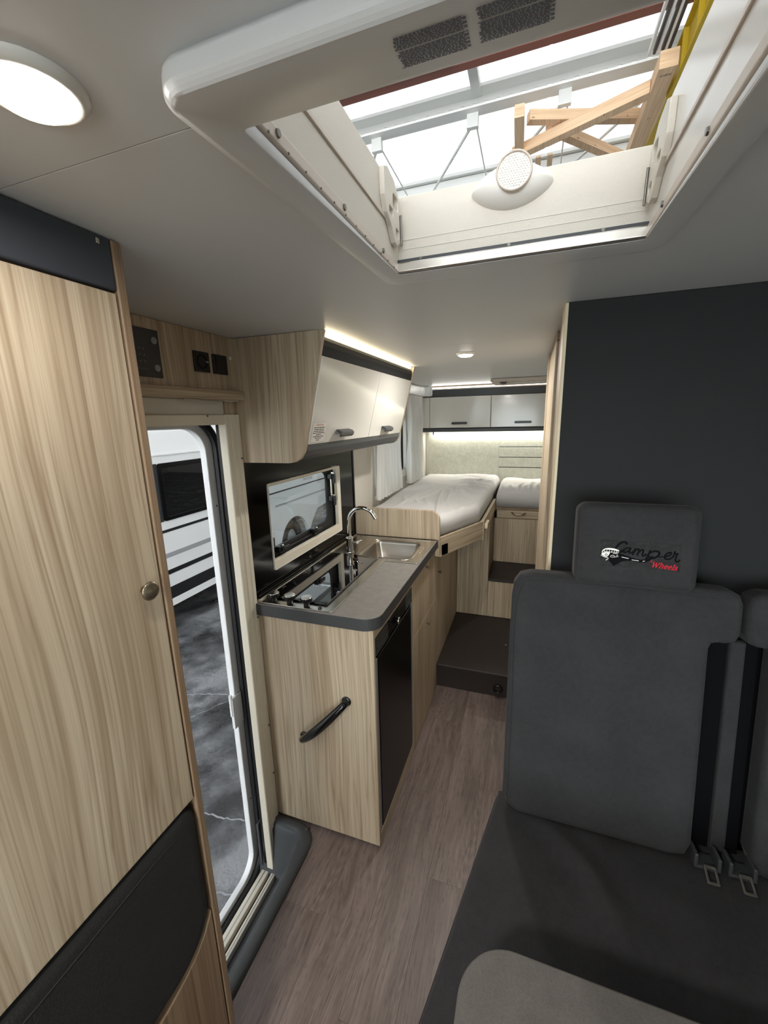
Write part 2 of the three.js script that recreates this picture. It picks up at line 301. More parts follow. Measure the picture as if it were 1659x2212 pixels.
{ const w = setting('wall_right', 'off white side wall behind the bench', 'wall');
  add('wall_lining', exZY([[-3.84, -0.06], [1.64, -0.06], [1.64, 1.856], [-3.84, 1.856]], XR, 1.19, 0, [rr2(-0.75, 0.15, 0.98, 1.5, 0.06), rr2(0.7, 1.5, 0.85, 1.6, 0.08)]), M.wall, w);
  const s = setting('window_5', 'side window of the cab', 'window'); add('pane', exZY(rr2(0.7, 1.5, 0.85, 1.6, 0.08), 1.165, 1.17, 0), M.pane, s);
  const g = setting('window_3', 'acrylic side window over the dinette', 'window');
  add('pane', exZY(rr2(-0.75, 0.15, 0.98, 1.5, 0.06), 1.165, 1.17, 0), M.pane, g);
}
{ const w = setting('wall_front', 'off white front bulkhead round the windscreen', 'wall');
  add('wall_lining', exXY([[-0.92, -0.06], [1.15, -0.06], [1.15, 1.856], [-0.92, 1.856]], ZF, 1.64, 0, [rr2(-0.86, 1.09, 0.72, 1.72, 0.1)]), M.wall, w);
  const g = setting('window_4', 'wide windscreen of the cab', 'window');
  add('pane', exXY(rr2(-0.86, 1.09, 0.72, 1.72, 0.1), 1.615, 1.62, 0), M.pane, g);
}
{ // rear wall: felt headboard in boards, with three dark joints on the right
  const w = setting('wall_rear', 'rear wall lined in pale grey green felt', 'wall');
  add('wall_lining', box(-0.92, 1.15, -0.06, 1.856, -3.84, -3.8, 0), M.white, w);
  add('felt_panel', box(-0.895, -0.252, 0.9, 1.5, -3.8, -3.785, 0.004), M.felt, w);
  const ys = [0.9, 1.135, 1.223, 1.313, 1.5];
  for (let i = 0; i < 4; i++) add('felt_panel', box(-0.252, 1.15, ys[i] + (i ? 0.0035 : 0), ys[i + 1] - (i < 3 ? 0.0035 : 0), -3.8, -3.785, 0.002), M.felt, w, { du: 0.643 * 0 });
  for (let i = 1; i < 4; i++) add('joint_strip', box(-0.252, 1.15, ys[i] - 0.0034, ys[i] + 0.0034, -3.799, -3.793, 0), M.black, w);
}
{ // washroom block: anthracite front, laminate door side
  const w = setting('wall_bathroom', 'anthracite partition wall behind the bench seat', 'wall');
  add('partition_front', box(0.069, 1.15, 0, YC, -1.16, -1.13, 0.003), M.navy, w);
  add('partition_core', box(0.085, 1.15, 0, YC, -2.06, -1.162, 0), M.wall, w);
  const d = setting('door_2', 'narrow pale wood washroom door and its frame strips', 'door');
  add('frame_strip', box(0.062, 0.085, 0, YC, -1.215, -1.131, 0.003), M.woodEdge, d);
  add('frame_strip', box(0.07, 0.085, 0, YC, -1.45, -1.2165, 0.002), M.woodDark, d, { label: 'browner strip' });
  add('door_gap', box(0.078, 0.0848, 0, YC, -1.478, -1.451, 0), M.black, d);
  add('door_leaf', box(0.062, 0.085, 0.02, YC - 0.03, -2.0, -1.479, 0.004), M.wood, d, { du: 0.3 });
  add('frame_head', box(0.064, 0.085, YC - 0.028, YC - 0.001, -2.0, -1.479, 0.001), M.woodDark, d, { grain: 'z' });
  add('frame_strip', box(0.057, 0.085, 0, YC, -2.075, -2.004, 0.003), M.wood, d, { du: 0.2 });
}

// ================================================================ ceiling hatch
{
  const h = thing('roof_hatch', 'open square roof hatch with ivory lining over the bench', 'roof hatch', [-0.046, YC, -0.58]);
  const hx0 = -0.24, hx1 = 0.148, hz0 = -0.79, hz1 = -0.348;
  const fr = exXZ(rr2(-0.278, 0.186, -0.845, -0.283, 0.03, 8), 1.812, YC - 0.0005, 0.007, [rr2(hx0 - 0.001, hx1 + 0.001, hz0, hz1, 0.006)], 4);
  { const A = fr.attributes.position; for (let i = 0; i < A.count; i++) { const y = A.getY(i), z = A.getZ(i), k = Math.pow(clamp((-0.29 - z) / 0.36), 0.8); A.setY(i, YC - (YC - y) * (1 - 0.95 * k)); } fr.computeVertexNormals(); }
  add('frame', toCreasedNormals(fr, 0.9), M.ceiling, h);
  // lining: flanges at the ceiling and walls that lean out to the roof
  add('flange', box(hx0 - 0.02, hx0, 1.8365, 1.852, hz0, hz1, 0.003), M.hatchFlange, h);
  add('flange', box(hx1, hx1 + 0.02, 1.8365, 1.852, hz0, hz1, 0.003), M.hatchFlange, h);
  add('lining', box(hx0 - 0.024, hx0 - 0.004, 1.852, 1.966, hz0 - 0.01, hz1, 0.003), M.hatch, h, { label: 'grained ivory lining wall' });
  add('lining', box(hx1 + 0.004, hx1 + 0.024, 1.852, 1.985, hz0 - 0.01, hz1, 0.003), M.hatchGloss, h, { label: 'glossy ivory lining wall' });
  add('lining', box(hx0 - 0.024, hx1 + 0.024, 1.858, 1.964, hz0 - 0.032, hz0 - 0.01, 0.003), M.hatch, h);
  add('lining', box(hx0 - 0.024, hx1 + 0.024, 1.838, 1.93, hz1, hz1 + 0.014, 0.003), M.hatch, h);
  add('ledge', box(hx0 - 0.004, hx1 + 0.004, 1.8365, 1.8535, hz0 - 0.004, hz0 + 0.006, 0.003), M.steel, h, { label: 'satin metal blind rail', grain: 'x' });
  add('blind_slot', box(hx0 - 0.006, hx1 + 0.006, 1.8538, 1.8605, hz0 - 0.012, hz0 - 0.002, 0.001), M.anth, h);
  for (const y of [1.878, 1.893]) add('moulding_line', box(hx0, hx1, y, y + 0.0012, hz0 - 0.0115, hz0 - 0.009, 0), M.hatchGloss, h);
  add('channel', box(hx0 - 0.006, hx0 - 0.001, 1.899, 1.905, hz0 - 0.008, hz1 - 0.004, 0.001), M.hatchFlange, h);
  add('channel', box(hx1 + 0.001, hx1 + 0.006, 1.899, 1.905, hz0 - 0.008, hz1 - 0.004, 0.001), M.hatchFlange, h);
  for (const z of [-0.40, -0.55, -0.70]) for (const [x, s] of [[hx0, 1], [hx1, -1]]) add('screw', cyl(V(x - s * 0.001, 1.845, z), V(x + s * 0.0022, 1.845, z), 0.004, 0.0035, 12), M.screw, h);
  for (const x of [-0.2, -0.05, 0.09]) add('screw', cyl(V(x, 1.857, hz0 - 0.003), V(x, 1.857, hz0 + 0.001), 0.0026, 0.0026, 10), M.screw, h);
  for (let k = 0; k < 12; k++) add('rivet', cyl(V(hx0 - 0.001, 1.8385, -0.385 - 0.034 * k), V(hx0 + 0.0008, 1.8385, -0.385 - 0.034 * k), 0.0012, 0.0012, 8), M.screw, h);
  for (const [x, s] of [[hx0 - 0.004, 1], [hx1 + 0.004, -1]]) { // hook plates that hold the lid
    const o = [[-0.785, 1.885], [-0.765, 1.872], [-0.752, 1.874], [-0.735, 1.892], [-0.712, 1.905], [-0.70, 1.925], [-0.698, 1.962], [-0.715, 1.97], [-0.75, 1.965], [-0.78, 1.945], [-0.788, 1.915]];
    const b = add('hook_plate', exZY(o, x, x + s * 0.009, 0.0015, [rr2(-0.775, -0.757, 1.886, 1.899, 0.004), rr2(-0.744, -0.722, 1.909, 1.92, 0.004), rr2(-0.77, -0.742, 1.925, 1.945, 0.006)]), M.hatch, h);
    add('spring_pin', cyl(V(x + s * 0.011, 1.878, -0.782), V(x + s * 0.011, 1.925, -0.779), 0.0018), M.screw, b);
  }
  const eye = [], N = 40; // almond shaped lamp body
  for (let j = 0; j <= 10; j++) { const t = j / 10, k = Math.sqrt(1 - t * t); eye.push(Array.from({ length: N }, (_, i) => { const a = 2 * Math.PI * i / N, c = Math.cos(a), s = Math.sin(a); return V(-0.05 + 0.064 * c * k, 1.9425 + 0.031 * Math.sign(s) * Math.pow(Math.abs(s), 1.25) * (1 - 0.18 * c * c) * k + 0.004 * t, hz0 - 0.01 + 0.032 * t); })); }
  const lamp = add('lamp_body', loft(eye, { crease: 0, cap1: true }), M.white, h, { label: 'almond shaped white lamp on the hatch lining' });
  const dc = V(-0.045, 1.952, hz0 + 0.0195), ax = V(0, -0.05, 1).normalize();
  add('diffuser_ring', lathe([[0.0275, -0.006], [0.0275, 0.003], [0.026, 0.0045], [0.0245, 0.003], [0.0245, -0.004]], dc, ax), M.hatchFlange, lamp);
  const cells = [new THREE.CylinderGeometry(0.0248, 0.0248, 0.004, 28).rotateX(Math.PI / 2).translate(dc.x, dc.y, dc.z)];
  for (let i = -5; i <= 5; i++) for (let j = -6; j <= 6; j++) { const x = i * 0.0042 + (j & 1) * 0.0021, y = j * 0.0034; if (Math.hypot(x, y) < 0.0225) cells.push(new THREE.OctahedronGeometry(0.0021).scale(1, 0.8, 0.7).translate(dc.x + x, dc.y + y, dc.z + 0.0022)); }
  add('diffuser', cells, M.white, lamp, { label: 'honeycomb diffuser' });
  const lab = print('hatch print', 512, 256, (x, w, hh) => { // blocks of small instructions, too small to read
    x.clearRect(0, 0, w, hh);
    for (const [bx, by, bw, bh] of [[6, 10, 225, 140], [6, 165, 225, 80], [262, 4, 240, 120], [262, 140, 240, 90]]) {
      for (let r = 0; r < bh; r += 9) { let cx = bx + (r % 27 === 0 ? 14 : 0); while (cx < bx + bw - 8) { const l = 5 + 16 * rnd(); x.fillStyle = `rgba(${84 + 14 * rnd()},${88 + 14 * rnd()},${102 + 14 * rnd()},0.95)`; x.fillRect(cx, by + r, Math.min(l, bx + bw - cx), 7); cx += l + 3; } }
    }
  });
  const yl = (z) => YC - 0.024 * (1 - 0.95 * Math.pow(clamp((-0.29 - z) / 0.36), 0.8)) - 0.0009;
  add('instruction_print', quad(V(0.002, yl(-0.3), -0.3), V(-0.098, yl(-0.3), -0.3), V(-0.098, yl(-0.331), -0.331), V(0.002, yl(-0.331), -0.331)), lab, h, { ownUV: true });
}

// ================================================================ lamps
function domeLamp(x, z, r, lum, label, k) {
  const o = thing('ceiling_lamp', label, 'ceiling lamp', [x, YC, z]);
  add('bezel', lathe([[r * 1.32, 0], [r * 1.3, -0.003], [r * 1.18, -0.007], [r * 1.04, -0.007], [r * 1.0, -0.003]], V(x, YC, z)), M.white, o);
  add('diffuser', lathe([[r * 1.02, -0.003], [r * 0.96, -0.009], [r * 0.8, -0.0125], [r * 0.5, -0.014], [0, -0.0145]], V(x, YC, z)), M.lampGlow, o, { label: 'glowing diffuser' });
  rectLight('lamp_light', r * 1.7, r * 1.7, V(x, YC - 0.0155, z), V(x, 0, z), new THREE.Color(1, 0.965, 0.91), k);
}
domeLamp(-0.376, -0.27, 0.0295, 8, 'round glowing ceiling lamp beside the roof hatch', LAMP.dome);
domeLamp(-0.35, 0.6, 0.11, 8, 'wide round ceiling lamp over the cab passage behind the hatch', LAMP.front);
domeLamp(-0.27, -1.815, 0.03, 8, 'small recessed ceiling spot over the aisle by the washroom', LAMP.spot);

// ================================================================ rear ceiling hatch
{
  const h = thing('rear_hatch', 'shallow cream ceiling hatch frame over the rear bed', 'roof hatch', [-0.05, YC, -3.3]);
  add('frame', exXZ(rr2(-0.285, 0.19, -3.5, -3.075, 0.03), YC - 0.022, YC - 0.0003, 0.006, [rr2(-0.23, 0.135, -3.45, -3.13, 0.02)]), M.hatchFlange, h);
  add('blind', box(-0.235, 0.14, YC - 0.008, YC - 0.001, -3.455, -3.125, 0.002), M.hatch, h);
  add('blind_rail', box(-0.23, 0.135, YC - 0.0195, YC - 0.009, -3.4, -3.375, 0.003), M.white, h);
  add('catch', box(-0.225, -0.19, YC - 0.021, YC - 0.009, -3.36, -3.32, 0.003), M.anth, h);
}

// ================================================================ tall cupboard by the door
{
  const x = -0.571, c = thing('tall_cupboard', 'tall pale wood cupboard with a bronze knob and black padding', 'cupboard', [-0.745, 0, -0.05]);
  add('carcass', box(XL + 0.002, x - 0.02, 0.002, YC - 0.002, -0.484, 0.4, 0), M.woodDark, c);
  add('side_panel', box(XL + 0.002, x + 0.001, 0.002, YC - 0.001, -0.5, -0.4845, 0.003), M.woodDark, c, { du: 0.1, label: 'browner wood side panel' });
  const d = add('door', box(x - 0.018, x, 0.882, 1.764, -0.4815, 0.2, 0.0025), M.wood, c, { du: 0.14, dv: 0.3 });
  add('knob', lathe([[0.0, 0], [0.007, 0.0005], [0.006, 0.006], [0.007, 0.009], [0.0135, 0.011], [0.0155, 0.0135], [0.0148, 0.016], [0.011, 0.0178], [0.0108, 0.017], [0.006, 0.0192], [0, 0.02]], V(x, 1.322, -0.449), V(1, 0, 0)), M.knob, d, { label: 'round bronze knob' });
  add('top_panel', box(x - 0.018, x + 0.001, 1.767, YC - 0.001, -0.4835, 0.2, 0.004), M.band, c, { label: 'blue black band over the door' });
  add('catch', box(x, x + 0.003, 1.822, 1.829, -0.466, -0.461, 0.001), M.steel, c);
  // padded black panel with soft corners
  const pad = []; const zs = (a, b, r) => rr2(a, b, 0.545, 0.876, r, 10);
  [[0, 0], [0.004, 0], [0.011, -0.004], [0.016, -0.011], [0.018, -0.022]].forEach(([o, e]) => pad.push(zs(-0.4815 - e, 0.2, [0.02, 0.02, 0.03, 0.085]).map(([z, y]) => V(x - 0.014 + o, y < 0.7 ? y - e : y + e, z))));
  const pd = add('padding', loft(pad, { crease: 0, cap1: true }), M.blackFab, c, { label: 'black upholstered pad' });
  add('seam', tube([V(x + 0.0038, 0.845, 0.17), V(x + 0.0038, 0.845, -0.2), V(x + 0.0034, 0.845, -0.43), V(x + 0.0026, 0.832, -0.452)], 0.0012, 30, 6), M.thread, pd);
  add('lower_panel', exZY([[-0.4815, 0.004], [0.2, 0.004], [0.2, 0.53], [-0.36, 0.53], [-0.405, 0.538], [-0.44, 0.552], [-0.464, 0.573], [-0.4815, 0.6]], x - 0.018, x, 0.002), M.woodDark, c, { du: 0.2 });
}

// ================================================================ fascia over the entry
{
  const p = thing('wood_fascia', 'pale wood panel with a ledge above the entry door', 'wall panel', [-0.9, 1.65, -0.82]);
  add('panel', box(XL, -0.897, 1.6755, YC - 0.001, -1.1365, -0.501, 0.001), M.wood, p, { du: 0.05 });
  add('ledge', box(XL, -0.867, 1.647, 1.6752, -1.1365, -0.501, 0.004), M.wood, p, { grain: 'z' });
  add('filler', box(XL, -0.905, 1.603, 1.6465, -1.1365, -1.085, 0.001), M.wood, p);
  add('filler_wall', box(XL, -0.912, 1.605, 1.6465, -1.0845, -0.501, 0.001), M.wall, p);
  for (const z of [-0.93, -1.09]) add('ledge_lamp', box(-0.905, -0.88, 1.6445, 1.6468, z - 0.03, z + 0.03, 0.001), z < -1 ? M.white : M.steel, p);
  add('cover_cap', lathe([[0, 0.0012], [0.005, 0.001], [0.006, 0]], V(-0.897, 1.775, -1.122), V(1, 0, 0), 14), M.white, p);
}
{ // control panel and sockets
  const x = -0.897, o = thing('control_panel', 'black control panel with two grey buttons above the entry door', 'control panel', [x, 1.75, -0.8]);
  add('plate', box(x + 0.0003, x + 0.006, 1.694, 1.807, -0.851, -0.735, 0.0015), M.vanDark, o);
  for (const y of [1.782, 1.717]) add('button', lathe([[0.0085, 0], [0.0085, 0.0012], [0.008, 0.0018], [0, 0.002]], V(x + 0.006, y, -0.835), V(1, 0, 0), 24), M.button, o, { label: 'round grey button' });
  const t = print('panel print', 256, 256, (c, w, h) => {
    c.clearRect(0, 0, w, h);
    for (let r = 0; r < 4; r++) { for (let k = 0; k < 2; k++) { c.fillStyle = r ? 'rgb(190,196,200)' : 'rgb(110,116,120)'; c.beginPath(); c.arc(120 + 28 * k, 74 + 34 * r, 3, 0, 7); c.fill(); } c.fillStyle = 'rgba(120,126,130,0.6)'; c.fillRect(76, 72 + 34 * r, 26, 4); c.fillRect(164, 72 + 34 * r, 24, 4); }
    c.fillStyle = 'rgba(140,146,150,0.6)'; for (let k = 0; k < 8; k++) c.fillRect(90 + k * 10, 214, 8, 6);
  });
  add('panel_print', quad(V(x + 0.0064, 1.696, -0.737), V(x + 0.0064, 1.696, -0.849), V(x + 0.0064, 1.805, -0.849), V(x + 0.0064, 1.805, -0.737)), t, o, { ownUV: true });
  const socket = (z0, z1, label, txt, dot) => {
    const s = thing('wall_socket', label, 'socket', [x, 1.75, (z0 + z1) / 2], 'sockets above the entry door'), zc = (z0 + z1) / 2;
    add('plate', box(x + 0.0003, x + 0.007, 1.7225, 1.778, z1, z0, 0.002), M.black, s);
    if (dot) add('socket_well', lathe([[0.019, 0], [0.019, 0.001], [0.017, 0.001], [0.016, -0.003], [0, -0.003]], V(x + 0.0072, 1.75, zc + 0.002), V(1, 0, 0), 28), M.vinyl, s);
    else add('rocker', box(x + 0.006, x + 0.0095, 1.73, 1.77, zc - 0.018, zc + 0.018, 0.002), M.black, s);
    if (txt) { const t2 = print('rating print', 128, 64, (c, w, h) => { c.clearRect(0, 0, w, h); c.fillStyle = 'rgb(200,204,206)'; c.font = 'bold 50px sans-serif'; c.textAlign = 'center'; c.textBaseline = 'middle'; c.fillText(txt, w / 2, h / 2, w - 6); }); add('rating_print', quad(V(x + 0.0085, 1.7465, zc - 0.008), V(x + 0.0085, 1.7465, zc - 0.026), V(x + 0.0085, 1.7555, zc - 0.026), V(x + 0.0085, 1.7555, zc - 0.008)), t2, s, { ownUV: true }); }
  };
  socket(-0.964, -1.022, 'square black socket marked 10A above the door ledge', '10A', true);
  socket(-1.038, -1.098, 'plain square black switch plate next to the overhead locker', null, false);
}

// ================================================================ entry door frame, step well
{
  const d = setting('door_1', 'open entry doorway with cream frame and rubber seal', 'door');
  const ring = (z0, z1, y0, y1, r, w, x0, x1, m, name, bevel = 0.003) => add(name, exZY(rr2(z0, z1, y0, y1, r, 12), x0, x1, bevel, [rr2(z0 + w, z1 - w, y0 + w, y1 - w, Math.max(r - w, 0.01), 12)]), m, d);
  ring(-1.099, -0.459, -0.242, 1.606, 0.12, 0.042, -1.0, -0.976, M.alu, 'outer_frame');
  ring(-1.108, -0.45, -0.243, 1.607, 0.115, 0.026, -0.976, -0.955, M.rubber, 'rubber_seal', 0.008);
  ring(-1.128, -0.43, -0.258, 1.598, 0.04, 0.022, -0.955, -0.928, M.greyMetal, 'inner_liner');
  // cream insect screen cassette: fluted stile, head rail and sill rails
  const stile = [[-0.92, -1.136], [-0.898, -1.136], [-0.895, -1.133], [-0.895, -1.118], [-0.8975, -1.1165], [-0.8975, -1.112], [-0.893, -1.110], [-0.893, -1.092], [-0.8965, -1.090], [-0.8965, -1.085], [-0.892, -1.083], [-0.892, -1.066], [-0.8945, -1.0635], [-0.92, -1.0635]];
  add('screen_stile', exXZ(stile, -0.205, 1.604, 0.0008), M.cream, d);
  add('screen_edge', box(-0.935, -0.921, -0.2, 1.575, -1.085, -1.066, 0.002), M.black, d);
  add('head_rail', exXY([[-0.92, 1.574], [-0.896, 1.574], [-0.893, 1.577], [-0.893, 1.601], [-0.896, 1.604], [-0.92, 1.604]], -1.063, -0.43, 0.0008), M.cream, d);
  for (const [x0, x1] of [[-0.9, -0.882], [-0.945, -0.913]]) { const r = add('sill_rail', box(x0, x1, -0.238, -0.205, -1.132, -0.505, 0.003), M.cream, d); add('groove', box((x0 + x1) / 2 - 0.002, (x0 + x1) / 2 + 0.002, -0.206, -0.2045, -1.13, -0.51, 0), M.greyMetal, r); }
  add('sill_gap', box(-0.913, -0.9, -0.238, -0.225, -1.132, -0.32, 0), M.black, d);
  add('sill_plate', box(-0.99, -0.88, -0.27, -0.239, -1.13, -0.32, 0), M.rubber, d);
  add('seal_guard', box(-0.952, -0.94, -0.19, 0.02, -1.1, -1.06, 0.005), M.tray, d);
  for (const [y, z] of [[1.6, -0.991], [1.464, -1.127], [0.893, -1.127], [0.44, -1.127], [0.22, -1.127]]) add('screw', cyl(V(-0.9, y, z), V(-0.8915, y, z), 0.0035, 0.003, 10), M.screw, d);
  for (const y of [1.31, 0.6, 0.12]) add('screw', cyl(V(-0.98, y, -1.077), V(-0.9745, y, -1.077), 0.004, 0.003, 10), M.screw, d);
  const hg = add('hinge_plate', box(-0.982, -0.97, 0.475, 0.60, -1.085, -1.035, 0.002), M.alu, d);
  add('hinge_pin', cyl(V(-0.978, 0.53, -1.036), V(-0.978, 0.615, -1.036), 0.006), M.alu, hg);
  const st = add('door_strike', new THREE.TorusGeometry(0.022, 0.0045, 10, 24, Math.PI * 1.3).rotateY(0.5).translate(-0.945, 0.735, -1.112), M.chrome, d);
  add('strike_plate', box(-0.947, -0.94, 0.69, 0.775, -1.124, -1.104, 0.002), M.steel, st);
}
{ // moulded step well
  const t = thing('step_well', 'dark grey moulded plastic step well inside the entry', 'step well', [-0.82, 0, -0.7]);
  const L = (x0, x1, z0, z1, y, r) => { const q = rr2(x0, x1, z0, z1, r, 10); return [...q.slice(33), ...q.slice(0, 33)].map(([x, z]) => V(x, y, z)); };
  const R = [[0.0, 0.0015, 0.085], [0.004, 0.008, 0.083], [0.012, 0.013, 0.08], [0.03, 0.0135, 0.068], [0.042, 0.011, 0.06], [0.049, 0.002, 0.055], [0.055, -0.02, 0.05], [0.085, -0.19, 0.045], [0.095, -0.218, 0.04], [0.11, -0.228, 0.03]];
  add('well', loft(R.map(([o, y, r]) => L(-0.958 + (y < 0.002 && o > 0.04 ? 0.0 : 0), -0.706 - o, -1.136 + 0.85 * o, -0.503 - 0.85 * o, y, [0.004, 0.004, 0.004, 0.004].map((v, i) => (i < 2 ? r : 0.004)))), { cap1: true, crease: 0.9, closed: false }), M.tray, t);
  add('screw', lathe([[0, 0.0025], [0.004, 0.002], [0.005, 0]], V(-0.752, 0.0125, -1.113), V(0, 1, 0), 14), M.screw, t);
}

// ================================================================ kitchen
const KX = -0.453, KZ = -1.137, WT = 0.946;
{
  const k = thing('kitchen_unit', 'pale wood kitchen base unit with drawers beside the entry', 'cabinet', [-0.69, 0, -1.62]);
  add('end_panel', box(XL + 0.004, KX, 0.015, 0.902, KZ - 0.016, KZ, 0.0015), M.wood, k, { du: 0.02, dv: 0.2 });
  add('carcass', [box(XL + 0.004, KX - 0.018, 0.002, 0.02, -2.098, -1.618, 0), box(XL + 0.004, XL + 0.016, 0.02, 0.9, -2.098, -1.618, 0), box(XL + 0.016, KX - 0.018, 0.02, 0.9, -2.098, -2.086, 0), box(XL + 0.016, KX - 0.018, 0.02, 0.9, -1.63, -1.618, 0), box(XL + 0.004, KX - 0.012, 0.002, 0.055, -1.617, KZ - 0.017, 0), box(XL + 0.004, KX - 0.006, 0.868, 0.9, -1.617, KZ - 0.017, 0)], M.woodDark, k);
  add('front_rail', box(KX - 0.016, KX, 0.866, 0.902, -1.617, KZ - 0.0165, 0.001), M.wood, k, { grain: 'z' });
  add('plinth', box(KX - 0.016, KX, 0.002, 0.058, -1.617, KZ - 0.0165, 0.001), M.wood, k, { grain: 'z' });
  add('front_stile', box(KX - 0.016, KX, 0.002, 0.902, -1.628, -1.6175, 0.001), M.wood, k);
  const knob = (y, z, p, x = KX) => add('knob', lathe([[0, 0], [0.004, 0], [0.004, 0.008], [0.0085, 0.01], [0.0095, 0.013], [0.008, 0.0155], [0, 0.0165]], V(x, y, z), V(1, 0, 0), 20), M.knob, p, { label: 'small bronze knob' });
  const u = add('drawer', box(KX - 0.016, KX, 0.6015, 0.902, -2.097, -1.6295, 0.002), M.wood, k, { du: 0.11 }); knob(0.862, -1.872, u);
  const l = add('drawer', box(KX - 0.016, KX, 0.004, 0.5985, -2.097, -1.6295, 0.002), M.wood, k, { du: 0.11 }); knob(0.555, -1.88, l);
  // worktop: grey top over a dark edge
  const wt = thing('worktop', 'grey laminate worktop with rounded corner and dark edge', 'worktop', [-0.69, 0.9, -1.58]);
  const o = [[XL + 0.003, -2.045], [-0.434, -2.045], ...rr2(XL, -0.434, -2.0, -1.124, [0, 0.06, 0, 0], 10).filter(([x, z]) => x > -0.6 && z > -1.3), [XL + 0.003, -1.124]];
  const cut = [[-0.885, -2.024], [-0.447, -2.024], [-0.447, -1.678], [-0.604, -1.678], [-0.604, -1.114 - 0.016], [-0.885, -1.114 - 0.016]].map(([x, z]) => [x + (x < -0.7 ? 0.012 : -0.012), z + (z < -1.9 ? 0.012 : -0.012)]);
  add('core', exXZ(o, 0.9025, WT - 0.0012, 0.001, [cut]), M.worktopEdge, wt);
  const inset = o.map(([x, z]) => [x > -0.5 ? x - 0.0012 : x, z > -1.2 ? z - 0.0012 : z]);
  add('surface', exXZ(inset, WT - 0.0012, WT, 0.0004, [cut]), M.worktop, wt);
}
{ // combined hob and sink in one steel tray
  const s = thing('hob_and_sink', 'stainless steel hob and sink unit with black glass lid', 'hob and sink', [-0.7, WT, -1.57]);
  const Y = WT + 0.0005, bx0 = -0.752, bx1 = -0.497, bz0 = -1.972, bz1 = -1.705;
  const pl = [[-0.895, -2.03], ...rr2(-0.9, -0.441, -2.03, -1.672, [0.008, 0.008, 0, 0]).filter(([x]) => x > -0.5), [-0.598, -1.672], ...rr2(-0.9, -0.598, -1.6, -1.134, [0, 0.008, 0, 0]).filter(([x, z]) => x > -0.7 && z > -1.2), [-0.895, -1.134]];
  add('tray', exXZ(pl, Y, Y + 0.004, 0.0015, [rr2(bx0, bx1, bz0, bz1, 0.035, 8)]), M.steel, s, { grain: 'z' });
  const L = (e, y, r) => rr2(bx0 + e, bx1 - e, bz0 + e, bz1 - e, r, 8).map(([x, z]) => V(x, y, z));
  const b = add('bowl', loft([L(-0.004, Y + 0.0046, 0.039), L(0.0, Y + 0.0048, 0.035), L(0.004, Y + 0.002, 0.034), L(0.007, Y - 0.012, 0.033), L(0.012, Y - 0.1, 0.04), L(0.03, Y - 0.122, 0.05), L(0.06, Y - 0.126, 0.05)], { cap1: true, crease: 0.9 }), M.steelBowl, s);
  add('drain', lathe([[0, 0.003], [0.02, 0.003], [0.026, 0.001], [0.028, 0]], V(-0.636, Y - 0.125, -1.84), V(0, 1, 0), 24), M.chrome, b);
  // raised bead round the bowl and the drip ridge in front of the panel
  add('bead', tube([...rr2(bx0 - 0.012, bx1 + 0.012, bz0 - 0.012, bz1 + 0.008, 0.045, 6).map(([x, z]) => V(x, Y + 0.0035, z))], 0.0022, 120, 8, true), M.steel, s);
  add('bead', tube([V(-0.46, Y + 0.004, -2.012), V(-0.7, Y + 0.004, -2.012), V(-0.86, Y + 0.004, -2.012)], 0.0025, 20, 8), M.steel, s);
  add('bead', box(-0.473, -0.469, Y + 0.003, Y + 0.006, -1.9, -1.81, 0.001), M.steel, s);
  add('splash_lip', box(-0.9, -0.886, Y, Y + 0.01, -2.03, -1.14, 0.004), M.steel, s, { grain: 'z' });
  add('glass_lid', exXZ(rr2(-0.882, -0.636, -1.692, -1.172, 0.006), Y + 0.0062, Y + 0.0112, 0.0012), M.glassLid, s, { label: 'black glass lid' });
  add('lid_rail', box(-0.884, -0.876, Y + 0.004, Y + 0.014, -1.69, -1.18, 0.002), M.steel, s, { grain: 'z' });
  add('lid_ring', new THREE.TorusGeometry(0.009, 0.0012, 8, 24).rotateX(Math.PI / 2).translate(-0.672, Y + 0.0117, -1.5), M.chrome, s);
  for (const z of [-1.26, -1.42, -1.56]) add('hinge_mark', box(-0.868, -0.862, Y + 0.0112, Y + 0.0116, z - 0.012, z + 0.012, 0), M.steel, s);
  for (const x of [-0.838, -0.772, -0.705]) {
    const kb = add('control_knob', lathe([[0, 0], [0.011, 0], [0.011, 0.012], [0.0105, 0.014], [0.019, 0.018], [0.0205, 0.02], [0.0205, 0.029], [0.02, 0.031], [0, 0.031]], V(x, Y + 0.004, -1.154), V(0, 1, 0), 28), M.black, s, { label: 'black hob knob' });
    add('cap', lathe([[0.0198, 0], [0.0198, 0.0015], [0.018, 0.0028], [0, 0.003]], V(x, Y + 0.0352, -1.154), V(0, 1, 0), 28), M.steel, kb, { label: 'spun metal cap' });
  }
  add('ignition_button', lathe([[0.007, 0], [0.007, 0.003], [0.004, 0.004], [0.0045, 0.01], [0, 0.011]], V(-0.65, Y + 0.004, -1.147), V(0, 1, 0), 16), M.black, s);
}
